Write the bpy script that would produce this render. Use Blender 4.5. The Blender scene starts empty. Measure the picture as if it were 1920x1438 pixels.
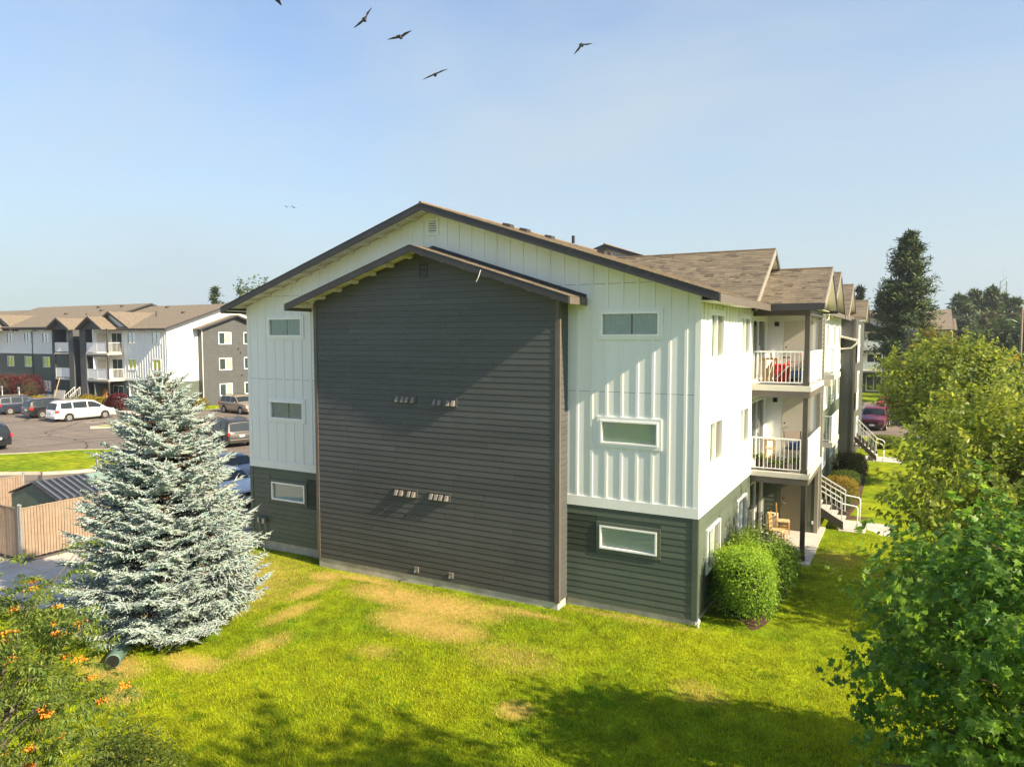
import bpy, bmesh, math, random
import numpy as np
from mathutils import Vector, Matrix
random.seed(7); np.random.seed(7)
R = math.radians
scene = bpy.context.scene
COL = scene.collection
# ------------------------------------------------------------------ camera
cam_d = bpy.data.cameras.new('camera'); cam = bpy.data.objects.new('camera', cam_d); COL.objects.link(cam)
scene.camera = cam
cam.location = (4.3514, -17.2770, 7.1304)
cam.rotation_euler = (R(90 - 3.695), R(0.05), R(28.741))
cam_d.sensor_width = 36.0
cam_d.lens = 36.0 * 1352.94 / 1920.0
cam_d.clip_start = 0.1; cam_d.clip_end = 6000
# ------------------------------------------------------------------ sun and sky
SUN = Vector((1.0, -0.106, 0.68)).normalized()
SUN_EL = math.asin(SUN.z); SUN_ROT = math.atan2(SUN.x, SUN.y)
world = bpy.data.worlds.new('World'); scene.world = world; world.use_nodes = True
wn = world.node_tree.nodes; wl = world.node_tree.links; wn.clear()
w_out = wn.new('ShaderNodeOutputWorld'); w_bg = wn.new('ShaderNodeBackground'); w_sky = wn.new('ShaderNodeTexSky')
w_sky.sky_type = 'NISHITA'; w_sky.sun_disc = False
w_sky.sun_elevation = SUN_EL; w_sky.sun_rotation = SUN_ROT
w_sky.altitude = 600; w_sky.air_density = 1.0; w_sky.dust_density = 2.0; w_sky.ozone_density = 1.6
w_tc = wn.new('ShaderNodeTexCoord'); w_map = wn.new('ShaderNodeMapping'); w_map.inputs['Scale'].default_value = (1.0, 2.6, 4.2)
w_map.inputs['Rotation'].default_value = (0.3, 0.5, 0.9)
w_noise = wn.new('ShaderNodeTexNoise'); w_noise.inputs['Scale'].default_value = 1.3; w_noise.inputs['Detail'].default_value = 5; w_noise.inputs['Roughness'].default_value = 0.5
w_ramp = wn.new('ShaderNodeMapRange'); w_ramp.inputs[1].default_value = 0.38; w_ramp.inputs[2].default_value = 0.72; w_ramp.inputs[3].default_value = 0.0; w_ramp.inputs[4].default_value = 0.75
w_mix = wn.new('ShaderNodeMixRGB'); w_mix.inputs[2].default_value = (1.45, 1.72, 1.90, 1)
wl.new(w_tc.outputs['Generated'], w_map.inputs[0]); wl.new(w_map.outputs[0], w_noise.inputs['Vector'])
wl.new(w_noise.outputs[0], w_ramp.inputs[0]); wl.new(w_ramp.outputs[0], w_mix.inputs[0])
# summer smoke haze: the sky pales evenly towards the horizon all the way round
w_gain = wn.new('ShaderNodeVectorMath'); w_gain.operation = 'MULTIPLY'; w_gain.inputs[1].default_value = (0.50, 0.565, 0.655)
w_k = wn.new('ShaderNodeVectorMath'); w_k.operation = 'DIVIDE'; w_k.inputs[1].default_value = (16.0, 18.0, 20.0)
w_1 = wn.new('ShaderNodeVectorMath'); w_1.operation = 'ADD'; w_1.inputs[1].default_value = (1, 1, 1)
w_c = wn.new('ShaderNodeVectorMath'); w_c.operation = 'DIVIDE'
wl.new(w_sky.outputs[0], w_gain.inputs[0]); wl.new(w_gain.outputs[0], w_k.inputs[0]); wl.new(w_k.outputs[0], w_1.inputs[0]); wl.new(w_gain.outputs[0], w_c.inputs[0]); wl.new(w_1.outputs[0], w_c.inputs[1])
w_sep = wn.new('ShaderNodeSeparateXYZ'); wl.new(w_tc.outputs['Generated'], w_sep.inputs[0])
w_hz = wn.new('ShaderNodeMapRange'); w_hz.inputs[1].default_value = 0.0; w_hz.inputs[2].default_value = 0.46; w_hz.inputs[3].default_value = 1.0; w_hz.inputs[4].default_value = 0.0
wl.new(w_sep.outputs[2], w_hz.inputs[0])
w_pw = wn.new('ShaderNodeMath'); w_pw.operation = 'POWER'; w_pw.inputs[1].default_value = 1.15; wl.new(w_hz.outputs[0], w_pw.inputs[0])
w_haze = wn.new('ShaderNodeMixRGB'); w_haze.inputs[2].default_value = (1.46, 1.73, 1.70, 1)
wl.new(w_pw.outputs[0], w_haze.inputs[0]); wl.new(w_c.outputs[0], w_haze.inputs[1])
wl.new(w_haze.outputs[0], w_mix.inputs[1]); wl.new(w_mix.outputs[0], w_bg.inputs[0]); wl.new(w_bg.outputs[0], w_out.inputs[0])
w_bg.inputs[1].default_value = 0.15
sun_d = bpy.data.lights.new('sun', 'SUN'); sun_d.energy = 4.2; sun_d.angle = R(0.6); sun_d.color = (1.0, 0.82, 0.56)
sun = bpy.data.objects.new('sun', sun_d); COL.objects.link(sun)
sun.rotation_euler = SUN.to_track_quat('Z', 'Y').to_euler(); sun.location = (30, -5, 30)
scene.view_settings.view_transform = 'Standard'; scene.view_settings.look = 'None'
scene.view_settings.exposure = 1.5; scene.view_settings.gamma = 1.0
try: scene.view_settings.use_curve_mapping = False
except Exception: pass
scene.render.engine = 'CYCLES'
scene.cycles.use_denoising = True
scene.cycles.max_bounces = 8; scene.cycles.transparent_max_bounces = 12
scene.cycles.diffuse_bounces = 3; scene.cycles.glossy_bounces = 3; scene.cycles.caustics_reflective = False; scene.cycles.caustics_refractive = False

# ------------------------------------------------------------------ materials
MATS = {}
def nodes_of(name):
    m = bpy.data.materials.new(name); m.use_nodes = True
    nt = m.node_tree; n = nt.nodes; l = nt.links
    return m, n, l, n['Principled BSDF']
def ramp_mix(n, l, fac, c1, c2):
    x = n.new('ShaderNodeMixRGB'); x.inputs[1].default_value = (*c1, 1); x.inputs[2].default_value = (*c2, 1)
    l.new(fac, x.inputs[0]); return x
def noise(n, l, scale, detail=4, stretch=None, rough=0.55):
    g = n.new('ShaderNodeNewGeometry'); t = n.new('ShaderNodeTexNoise')
    t.inputs['Scale'].default_value = scale; t.inputs['Detail'].default_value = detail; t.inputs['Roughness'].default_value = rough
    if stretch:
        mp = n.new('ShaderNodeMapping'); mp.inputs['Scale'].default_value = stretch
        l.new(g.outputs['Position'], mp.inputs[0]); l.new(mp.outputs[0], t.inputs['Vector'])
    else: l.new(g.outputs['Position'], t.inputs['Vector'])
    return t.outputs[0]
def sharpen(n, l, sock, a, b):
    r = n.new('ShaderNodeMapRange'); r.inputs[1].default_value = a; r.inputs[2].default_value = b; l.new(sock, r.inputs[0]); return r.outputs[0]
def plain(name, c, rough=0.6, var=0.12, scale=3.0, bump=0.0, bscale=60, metal=0.0, spec=0.4, stretch=None, coat=0.0, per_object=0.0):
    m, n, l, p = nodes_of(name)
    f = sharpen(n, l, noise(n, l, scale, 5, stretch), 0.3, 0.7)
    x = ramp_mix(n, l, f, [v * (1 - var) for v in c], [min(1, v * (1 + var)) for v in c])
    if per_object:
        oi = n.new('ShaderNodeObjectInfo'); mr = n.new('ShaderNodeMapRange'); mr.inputs[3].default_value = 1 - per_object; mr.inputs[4].default_value = 1 + per_object; l.new(oi.outputs['Random'], mr.inputs[0])
        st = noise(n, l, 1.4, 5, (1.2, 1.2, .12)); s2 = sharpen(n, l, st, .25, .75); m2 = n.new('ShaderNodeMapRange'); m2.inputs[3].default_value = 1 - per_object * .8; m2.inputs[4].default_value = 1 + per_object * .8; l.new(s2, m2.inputs[0])
        mm = n.new('ShaderNodeMath'); mm.operation = 'MULTIPLY'; l.new(mr.outputs[0], mm.inputs[0]); l.new(m2.outputs[0], mm.inputs[1])
        cc = n.new('ShaderNodeCombineColor')
        for i in range(3): l.new(mm.outputs[0], cc.inputs[i])
        mx = n.new('ShaderNodeMixRGB'); mx.blend_type = 'MULTIPLY'; mx.inputs[0].default_value = 1; l.new(x.outputs[0], mx.inputs[1]); l.new(cc.outputs[0], mx.inputs[2]); x = mx
    l.new(x.outputs[0], p.inputs['Base Color']); p.inputs['Roughness'].default_value = rough
    p.inputs['Metallic'].default_value = metal; p.inputs['Specular IOR Level'].default_value = spec
    if coat: p.inputs['Coat Weight'].default_value = coat; p.inputs['Coat Roughness'].default_value = 0.05
    if bump:
        b = n.new('ShaderNodeBump'); b.inputs['Strength'].default_value = bump; b.inputs['Distance'].default_value = 0.01
        l.new(noise(n, l, bscale, 3, stretch), b.inputs['Height']); l.new(b.outputs[0], p.inputs['Normal'])
    MATS[name] = m; return m
def tinted(name, rough=0.6, translucent=0.0, spec=0.3, gain=1.0, tr_gain=1.3):
    """colour comes from the mesh attribute 'tint' (leaf to leaf variation, mixed by height in crowns and shrubs)"""
    m, n, l, p = nodes_of(name)
    a = n.new('ShaderNodeVertexColor'); a.layer_name = 'tint'
    l.new(a.outputs[0], p.inputs['Base Color']); p.inputs['Roughness'].default_value = rough; p.inputs['Specular IOR Level'].default_value = spec
    if translucent:
        t = n.new('ShaderNodeBsdfTranslucent'); mx = n.new('ShaderNodeMixShader'); mx.inputs[0].default_value = translucent
        mu = n.new('ShaderNodeMixRGB'); mu.blend_type = 'MULTIPLY'; mu.inputs[0].default_value = 1; mu.inputs[2].default_value = (1.16 * tr_gain, 1.1 * tr_gain, 0.6 * tr_gain, 1)
        l.new(a.outputs[0], mu.inputs[1]); l.new(mu.outputs[0], t.inputs[0])
        l.new(p.outputs[0], mx.inputs[1]); l.new(t.outputs[0], mx.inputs[2]); l.new(mx.outputs[0], n['Material Output'].inputs[0])
    MATS[name] = m; return m
def glass(name, tint=(0.88, 0.98, 0.94), refl=0.10):
    m, n, l, p = nodes_of(name); n.remove(p)
    t = n.new('ShaderNodeBsdfTransparent'); t.inputs[0].default_value = (*tint, 1)
    g = n.new('ShaderNodeBsdfGlossy'); g.inputs[1].default_value = 0.02
    fr = n.new('ShaderNodeLayerWeight'); fr.inputs[0].default_value = 0.35
    ad = n.new('ShaderNodeMath'); ad.operation = 'MULTIPLY_ADD'; ad.inputs[1].default_value = 0.75; ad.inputs[2].default_value = refl
    mx = n.new('ShaderNodeMixShader'); l.new(fr.outputs['Fresnel'], ad.inputs[0]); l.new(ad.outputs[0], mx.inputs[0])
    l.new(t.outputs[0], mx.inputs[1]); l.new(g.outputs[0], mx.inputs[2]); l.new(mx.outputs[0], n['Material Output'].inputs[0])
    MATS[name] = m; return m
def striped(name, c, period, axis_z=True, depth=0.3):
    """far lap siding: fine horizontal relief, with the lap shadow lines put into the colour"""
    m, n, l, p = nodes_of(name)
    g = n.new('ShaderNodeNewGeometry'); s = n.new('ShaderNodeSeparateXYZ'); l.new(g.outputs['Position'], s.inputs[0])
    d = n.new('ShaderNodeMath'); d.operation = 'DIVIDE'; d.inputs[1].default_value = period; l.new(s.outputs[2], d.inputs[0])
    fr = n.new('ShaderNodeMath'); fr.operation = 'FRACT'; l.new(d.outputs[0], fr.inputs[0])
    b = n.new('ShaderNodeBump'); b.inputs['Strength'].default_value = 0.6; b.inputs['Distance'].default_value = 0.02; b.invert = True
    l.new(fr.outputs[0], b.inputs['Height']); l.new(b.outputs[0], p.inputs['Normal'])
    f = sharpen(n, l, noise(n, l, 1.5, 5), 0.3, 0.7)
    x = ramp_mix(n, l, f, [v * 0.88 for v in c], [v * 1.12 for v in c])
    lt = n.new('ShaderNodeMath'); lt.operation = 'LESS_THAN'; lt.inputs[1].default_value = 0.14; l.new(fr.outputs[0], lt.inputs[0])  # darker line at each course: the lap's shadow painted into the colour
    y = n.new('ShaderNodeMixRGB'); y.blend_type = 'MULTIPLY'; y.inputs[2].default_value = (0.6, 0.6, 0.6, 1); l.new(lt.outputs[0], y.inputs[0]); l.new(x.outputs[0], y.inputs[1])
    l.new(y.outputs[0], p.inputs['Base Color']); p.inputs['Roughness'].default_value = 0.65
    MATS[name] = m; return m

WHITE = (0.83, 0.86, 0.845); GREEN = (0.098, 0.124, 0.097); DARK = (0.077, 0.083, 0.085)
plain('white_siding', WHITE, 0.55, 0.04, 1.2, 0.25, 90, stretch=(1, 1, 0.08), per_object=.025)
plain('green_siding', GREEN, 0.55, 0.14, 1.0, 0.5, 70, stretch=(0.15, 0.15, 1), per_object=.09)
plain('dark_siding', DARK, 0.5, 0.16, 0.9, 0.5, 70, stretch=(0.15, 0.15, 1), per_object=.10)
plain('dark_fascia', (0.05, 0.048, 0.055), 0.5, 0.12, 2)
plain('brown_trim', (0.13, 0.112, 0.098), 0.5, 0.1, 3)
plain('post_brown', (0.06, 0.052, 0.047), 0.45, 0.15, 3)
plain('vinyl_white', (0.95, 0.96, 0.96), 0.35, 0.02, 4)
plain('soffit_cream', (0.70, 0.67, 0.58), 0.6, 0.05, 2)
plain('rail_white', (0.82, 0.83, 0.84), 0.35, 0.03, 4)
plain('interior_dark', (0.03, 0.032, 0.03), 0.8)  # near-black stands in for the unlit depth of rooms and the far breezeway
plain('interior_brown', (0.22, 0.17, 0.13), 0.8)
plain('blind', (0.88, 0.94, 0.90), 0.7, 0.04, 8)
plain('curtain', (0.52, 0.60, 0.55), 0.8, 0.1, 10)
plain('backing', (0.02, 0.02, 0.02), 0.8)
plain('door_cream', (0.66, 0.62, 0.53), 0.45, 0.03, 2)
plain('black_metal', (0.015, 0.015, 0.016), 0.4)
plain('grey_metal', (0.35, 0.36, 0.37), 0.4, 0.15, 8, metal=0.6)
plain('galvanised', (0.42, 0.43, 0.43), 0.45, 0.2, 12, metal=0.7)
plain('vent_grey', (0.20, 0.185, 0.17), 0.45, 0.15, 15)
plain('wood_honey', (0.55, 0.30, 0.09), 0.4, 0.2, 6, stretch=(1, 1, 4))
plain('wood_pale', (0.55, 0.40, 0.22), 0.6, 0.25, 8)
plain('red_plastic', (0.55, 0.02, 0.02), 0.35, 0.05, 5)
plain('red_frame', (0.6, 0.06, 0.05), 0.35)
plain('blue_fabric', (0.05, 0.10, 0.25), 0.8, 0.3, 12)
plain('taupe_sling', (0.22, 0.18, 0.15), 0.7, 0.1, 12)
plain('pot_brown', (0.10, 0.06, 0.045), 0.6, 0.2, 9)
plain('cream_plastic', (0.68, 0.63, 0.52), 0.5, 0.05, 5)
plain('foundation', (0.46, 0.43, 0.37), 0.85, 0.25, 2.5, 0.4, 30)
plain('kerb_concrete', (0.48, 0.43, 0.36), 0.85, 0.2, 2.0, 0.4, 30)
plain('walk_concrete', (0.47, 0.44, 0.40), 0.85, 0.14, 1.6, 0.4, 40)
plain('mulch', (0.085, 0.045, 0.03), 0.9, 0.55, 18, 1.0, 25)
plain('bark', (0.11, 0.085, 0.065), 0.9, 0.3, 9, 0.9, 20, stretch=(1, 1, 0.3))
plain('bark_grey', (0.16, 0.14, 0.12), 0.9, 0.3, 9, 0.8, 20, stretch=(1, 1, 0.3))
plain('slat_tan', (0.28, 0.21, 0.155), 0.55, 0.12, 5)
plain('dumpster_green', (0.10, 0.17, 0.14), 0.5, 0.2, 3)
plain('lid_black', (0.03, 0.03, 0.035), 0.4, 0.2, 5)
plain('rubber', (0.018, 0.018, 0.018), 0.8)
plain('chrome_grey', (0.55, 0.55, 0.55), 0.25, 0.05, 5, metal=0.9)
plain('paint_line', (0.62, 0.60, 0.55), 0.8, 0.3, 6)
plain('orange_berry', (0.75, 0.27, 0.02), 0.5, 0.15, 12)
plain('sign_yellow', (0.75, 0.38, 0.01), 0.5)
plain('pole_wood', (0.20, 0.16, 0.13), 0.9, 0.2, 5)
plain('wire', (0.10, 0.10, 0.10), 0.6)
plain('bird_dark', (0.06, 0.055, 0.06), 0.8, 0.3, 20)
plain('soil', (0.10, 0.08, 0.06), 0.95, 0.3, 4)
plain('car_white', (0.80, 0.80, 0.79), 0.3, 0.01, 2, coat=1)
plain('car_black', (0.012, 0.012, 0.014), 0.25, 0.1, 2, coat=1)
plain('car_navy', (0.022, 0.03, 0.055), 0.25, 0.1, 2, coat=1)
plain('car_gold', (0.34, 0.27, 0.19), 0.3, 0.03, 2, metal=0.3, coat=1)
plain('car_grey', (0.034, 0.031, 0.029), 0.4, 0.03, 2, coat=.5)
plain('car_silver', (0.60, 0.63, 0.68), 0.3, 0.02, 2, metal=0.2, coat=1)
plain('car_blue', (0.03, 0.06, 0.11), 0.25, 0.03, 2, coat=1)
plain('car_maroon', (0.17, 0.022, 0.035), 0.3, 0.05, 2, coat=1)
plain('car_red', (0.45, 0.012, 0.015), 0.3, 0.05, 2, coat=1)
plain('car_trim', (0.16, 0.145, 0.13), 0.6)
plain('lamp_red', (0.62, 0.02, 0.02), 0.2, coat=1)
plain('lamp_clear', (0.75, 0.75, 0.72), 0.15, coat=1)
plain('plate_white', (0.7, 0.72, 0.75), 0.5)
plain('plywood_orange', (0.50, 0.20, 0.05), 0.6)
plain('plastic_white', (0.78, 0.77, 0.74), 0.5)
plain('bin_grey', (0.09, 0.11, 0.14), 0.5)
plain('board_grey', (0.42, 0.42, 0.41), 0.8)
plain('flower_red', (0.6, 0.05, 0.06), 0.6)
plain('flower_orange', (0.8, 0.28, 0.05), 0.6)
glass('glass_window'); glass('glass_far', (0.5, 0.58, 0.56), 0.03); glass('glass_dark', (0.30, 0.34, 0.34), 0.10); glass('glass_car', (0.10, 0.12, 0.13), 0.10)
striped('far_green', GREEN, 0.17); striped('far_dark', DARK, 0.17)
plain('far_white', WHITE, 0.6, 0.04, 1)
tinted('shingle_tint', 0.9, spec=0.15)
tinted('maple_leaf', 0.45, 0.5, 0.35, tr_gain=1.5)
tinted('bush_leaf', 0.5, 0.42, 0.3, tr_gain=1.5)
tinted('needle', 0.55, 0.12, 0.3, tr_gain=0.8)
tinted('grass_blade', 0.6, 0.3, 0.2)

def lawn_material():
    m, n, l, p = nodes_of('lawn')
    big = sharpen(n, l, noise(n, l, 0.35, 4), 0.35, 0.65)
    mid = sharpen(n, l, noise(n, l, 2.2, 5), 0.3, 0.7)
    fine = sharpen(n, l, noise(n, l, 28, 4), 0.25, 0.75)
    x = ramp_mix(n, l, big, (0.135, 0.215, 0.006), (0.26, 0.30, 0.008))
    y = n.new('ShaderNodeMixRGB'); y.blend_type = 'OVERLAY'; y.inputs[0].default_value = 0.45; l.new(x.outputs[0], y.inputs[1])
    g = n.new('ShaderNodeCombineColor'); 
    for i in range(3): l.new(mid, g.inputs[i])
    l.new(g.outputs[0], y.inputs[2])
    z = n.new('ShaderNodeMixRGB'); z.blend_type = 'OVERLAY'; z.inputs[0].default_value = 0.5; l.new(y.outputs[0], z.inputs[1])
    g2 = n.new('ShaderNodeCombineColor')
    for i in range(3): l.new(fine, g2.inputs[i])
    l.new(g2.outputs[0], z.inputs[2])
    at = n.new('ShaderNodeVertexColor'); at.layer_name = 'dry'
    dry = n.new('ShaderNodeMixRGB'); dry.inputs[2].default_value = (0.50, 0.36, 0.11, 1)
    nz = noise(n, l, 6, 5); ml = n.new('ShaderNodeMath'); ml.operation = 'MULTIPLY_ADD'; ml.inputs[1].default_value = 2.4; ml.inputs[2].default_value = -0.30
    l.new(nz, ml.inputs[0]); mm = n.new('ShaderNodeMath'); mm.operation = 'MULTIPLY'; mm.use_clamp = True
    l.new(ml.outputs[0], mm.inputs[0]); l.new(at.outputs[0], mm.inputs[1]); l.new(mm.outputs[0], dry.inputs[0]); l.new(z.outputs[0], dry.inputs[1])
    l.new(dry.outputs[0], p.inputs['Base Color']); p.inputs['Roughness'].default_value = 0.9; p.inputs['Specular IOR Level'].default_value = 0.1
    b = n.new('ShaderNodeBump'); b.inputs['Strength'].default_value = 0.9; b.inputs['Distance'].default_value = 0.04
    l.new(noise(n, l, 40, 4), b.inputs['Height']); l.new(b.outputs[0], p.inputs['Normal'])
    MATS['lawn'] = m
lawn_material()
def asphalt_material():
    m, n, l, p = nodes_of('asphalt')
    a = sharpen(n, l, noise(n, l, 0.25, 5, (1, 1.0, 1)), 0.3, 0.7); b = sharpen(n, l, noise(n, l, 5, 5), 0.3, 0.7)
    st = sharpen(n, l, noise(n, l, 0.5, 6, (0.25, 1.6, 1)), 0.45, 0.7)
    x = ramp_mix(n, l, a, (0.17, 0.14, 0.115), (0.235, 0.195, 0.16))
    y = ramp_mix(n, l, st, (0, 0, 0), (0.12, 0.10, 0.085)); l.new(x.outputs[0], y.inputs[1])
    ml = n.new('ShaderNodeMath'); ml.operation = 'MULTIPLY'; ml.inputs[1].default_value = 0.6; l.new(st, ml.inputs[0]); l.new(ml.outputs[0], y.inputs[0])
    z = n.new('ShaderNodeMixRGB'); z.blend_type = 'MULTIPLY'; z.inputs[0].default_value = 0.25; l.new(y.outputs[0], z.inputs[1])
    g = n.new('ShaderNodeCombineColor')
    for i in range(3): l.new(b, g.inputs[i])
    l.new(g.outputs[0], z.inputs[2])
    vg = n.new('ShaderNodeNewGeometry'); vo = n.new('ShaderNodeTexVoronoi'); vo.feature = 'DISTANCE_TO_EDGE'; vo.inputs['Scale'].default_value = .16
    wz = n.new('ShaderNodeTexNoise'); wz.inputs['Scale'].default_value = .6; wz.inputs['Detail'].default_value = 5; l.new(vg.outputs['Position'], wz.inputs['Vector'])
    va = n.new('ShaderNodeMixRGB'); va.blend_type = 'ADD'; va.inputs[0].default_value = 1.6; l.new(vg.outputs['Position'], va.inputs[1]); l.new(wz.outputs[1], va.inputs[2]); l.new(va.outputs[0], vo.inputs['Vector'])
    lt = n.new('ShaderNodeMath'); lt.operation = 'LESS_THAN'; lt.inputs[1].default_value = .012; l.new(vo.outputs[0], lt.inputs[0])
    ck = n.new('ShaderNodeMixRGB'); ck.inputs[2].default_value = (.05, .045, .04, 1); l.new(lt.outputs[0], ck.inputs[0]); l.new(z.outputs[0], ck.inputs[1])
    oil = sharpen(n, l, noise(n, l, .9, 2), .66, .74); ok = n.new('ShaderNodeMixRGB'); ok.inputs[2].default_value = (.06, .052, .045, 1); om = n.new('ShaderNodeMath'); om.operation = 'MULTIPLY'; om.inputs[1].default_value = .55; l.new(oil, om.inputs[0]); l.new(om.outputs[0], ok.inputs[0]); l.new(ck.outputs[0], ok.inputs[1]); z = ok
    l.new(z.outputs[0], p.inputs['Base Color']); p.inputs['Roughness'].default_value = 0.85
    bp = n.new('ShaderNodeBump'); bp.inputs['Strength'].default_value = 0.4; bp.inputs['Distance'].default_value = 0.01
    l.new(noise(n, l, 60, 3), bp.inputs['Height']); l.new(bp.outputs[0], p.inputs['Normal'])
    MATS['asphalt'] = m
asphalt_material()

# ------------------------------------------------------------------ mesh helpers
def tag(o, label=None, cat=None, group=None, kind=None):
    if label: o['label'] = label
    if cat: o['category'] = cat
    if group: o['group'] = group
    if kind: o['kind'] = kind
    return o
def empty(name, loc=(0, 0, 0), rz=0.0):
    o = bpy.data.objects.new(name, None); COL.objects.link(o); o.location = loc; o.rotation_euler = (0, 0, rz); o.empty_display_size = 0.2
    return o
class Frame:
    """wall frame: s along the wall, d outward, z up"""
    def __init__(self, o, s, d): self.o = Vector(o); self.s = Vector(s); self.d = Vector(d)
    def __call__(self, s, d, z): return self.o + self.s * s + self.d * d + Vector((0, 0, z))
WORLD = Frame((0, 0, 0), (1, 0, 0), (0, 1, 0))
class MB:
    def __init__(self, f=WORLD): self.v = []; self.f = []; self.fr = f
    def hexa(self, p):
        b = len(self.v); self.v += [self.fr(*q) for q in p]
        self.f += [tuple(b + i for i in q) for q in ((0, 3, 2, 1), (4, 5, 6, 7), (0, 1, 5, 4), (1, 2, 6, 5), (2, 3, 7, 6), (3, 0, 4, 7))]
        return self
    def box(self, s0, s1, d0, d1, z0, z1):
        return self.hexa([(s0, d0, z0), (s1, d0, z0), (s1, d1, z0), (s0, d1, z0), (s0, d0, z1), (s1, d0, z1), (s1, d1, z1), (s0, d1, z1)])
    def plank(self, a0, b0, a1, b1, z0, z1, t0=0.0125, t1=0.003, back=-0.004):
        return self.hexa([(a0, back, z0), (b0, back, z0), (b0, t0, z0), (a0, t0, z0), (a1, back, z1), (b1, back, z1), (b1, t1, z1), (a1, t1, z1)])
    def poly(self, pts):
        b = len(self.v); self.v += [self.fr(*q) for q in pts]; self.f.append(tuple(range(b, b + len(pts)))); return self
    def prism(self, pts, off):
        """pts: polygon, extruded by the vector off (frame coordinates)"""
        k = len(pts); b = len(self.v); o = off
        self.v += [self.fr(*q) for q in pts] + [self.fr(q[0] + o[0], q[1] + o[1], q[2] + o[2]) for q in pts]
        self.f.append(tuple(range(b, b + k))); self.f.append(tuple(range(b + 2 * k - 1, b + k - 1, -1)))
        for i in range(k):
            j = (i + 1) % k; self.f.append((b + i, b + k + i, b + k + j, b + j))
        return self
    def tube(self, pts, r, n=8, cap=True):
        P = [self.fr(*q) for q in pts]; rs = r if isinstance(r, (list, tuple)) else [r] * len(P)
        rings = []; up = Vector((0, 0, 1))
        for i, q in enumerate(P):
            t = (P[min(i + 1, len(P) - 1)] - P[max(i - 1, 0)]).normalized()
            a = t.cross(up)
            if a.length < 1e-3: a = t.cross(Vector((1, 0, 0)))
            a.normalize(); c = t.cross(a); b = len(self.v)
            for k in range(n):
                w = 2 * math.pi * k / n; self.v.append(q + (a * math.cos(w) + c * math.sin(w)) * rs[i])
            rings.append(b)
        for i in range(len(rings) - 1):
            for k in range(n):
                self.f.append((rings[i] + k, rings[i] + (k + 1) % n, rings[i + 1] + (k + 1) % n, rings[i + 1] + k))
        if cap:
            self.f.append(tuple(rings[0] + k for k in range(n))[::-1]); self.f.append(tuple(rings[-1] + k for k in range(n)))
        return self
    def lathe(self, prof, n=20, c=(0, 0, 0), axis='z'):
        b = len(self.v)
        for (r, h) in prof:
            for k in range(n):
                w = 2 * math.pi * k / n; x, y = r * math.cos(w), r * math.sin(w)
                p = (x, y, h) if axis == 'z' else (x, h, y)
                self.v.append(self.fr(c[0] + p[0], c[1] + p[1], c[2] + p[2]))
        for i in range(len(prof) - 1):
            for k in range(n):
                self.f.append((b + i * n + k, b + i * n + (k + 1) % n, b + (i + 1) * n + (k + 1) % n, b + (i + 1) * n + k))
        self.f.append(tuple(b + k for k in range(n))[::-1]); self.f.append(tuple(b + (len(prof) - 1) * n + k for k in range(n)))
        return self
    def mesh(self, name, fix=True, smooth=False):
        me = bpy.data.meshes.new(name); me.from_pydata([tuple(v) for v in self.v], [], self.f)
        if fix:
            bm = bmesh.new(); bm.from_mesh(me); bmesh.ops.recalc_face_normals(bm, faces=bm.faces); bm.to_mesh(me); bm.free()
        if smooth: me.polygons.foreach_set('use_smooth', [True] * len(me.polygons))
        return me
    def build(self, name, mat, parent=None, fix=True, smooth=False, loc=None, bevel=0):
        return link(name, self.mesh(name, fix, smooth), mat, parent, loc, bevel)
def link(name, me, mat=None, parent=None, loc=None, bevel=0):
    if mat and not me.materials: me.materials.append(MATS[mat] if isinstance(mat, str) else mat)
    o = bpy.data.objects.new(name, me); COL.objects.link(o)
    if parent is not None:
        o.parent = parent; o.matrix_parent_inverse = Matrix.Identity(4)
    if loc is not None: o.location = loc
    if bevel:
        b = o.modifiers.new('bevel', 'BEVEL'); b.width = bevel; b.segments = 2; b.limit_method = 'ANGLE'
    return o
def np_mesh(name, V, F, tint=None, smooth=None, attr='tint'):
    """V (n,3), F (m,3|4) arrays"""
    me = bpy.data.meshes.new(name); V = np.asarray(V, np.float32); F = np.asarray(F, np.int32); k = F.shape[1]
    me.vertices.add(len(V)); me.vertices.foreach_set('co', V.ravel())
    me.loops.add(F.size); me.loops.foreach_set('vertex_index', F.ravel())
    me.polygons.add(len(F)); me.polygons.foreach_set('loop_start', np.arange(0, F.size, k, dtype=np.int32))
    try: me.polygons.foreach_set('loop_total', np.full(len(F), k, np.int32))
    except Exception: pass
    if smooth is not None: me.polygons.foreach_set('use_smooth', np.full(len(F), bool(smooth)))
    me.update(calc_edges=True)
    if tint is not None:
        a = me.color_attributes.new(attr, 'FLOAT_COLOR', 'POINT')
        c = np.ones((len(V), 4), np.float32); c[:, :3] = tint; a.data.foreach_set('color', c.ravel())
    return me
def copy_tree(o, parent=None):
    c = o.copy(); COL.objects.link(c); c.parent = parent
    for ch in o.children: copy_tree(ch, c)
    return c
# ------------------------------------------------------------------ ground
def sstep(t): t = np.clip(t, 0, 1); return t * t * (3 - 2 * t)
def gz(x, y):
    x = np.asarray(x, float); y = np.asarray(y, float)
    return 0.05 - 0.15 * sstep(-x / 13.0) + 0.018 * np.sin(x * 0.9 + 1.3) * np.cos(y * 0.8) + 0.010 * np.sin(2.3 * x + y * 1.7)
tag(MB().box(-1500, 1500, -300, 2500, -0.62, -0.42).build('ground', 'soil'), kind='structure')
g = MB().poly([(-1500, -300, -0.30), (1500, -300, -0.30), (1500, 2500, -0.30), (-1500, 2500, -0.30)]).build('terrain', 'lawn', fix=False); tag(g, kind='structure')
tag(MB().box(-150, -17.0, -45, 29.6, -0.28, -0.105).build('parking_lot', 'asphalt'), kind='structure')
tag(MB().box(-58.6, -17.0, 29.6, 120, -0.28, -0.107).build('access_road', 'asphalt'), kind='structure')
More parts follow.
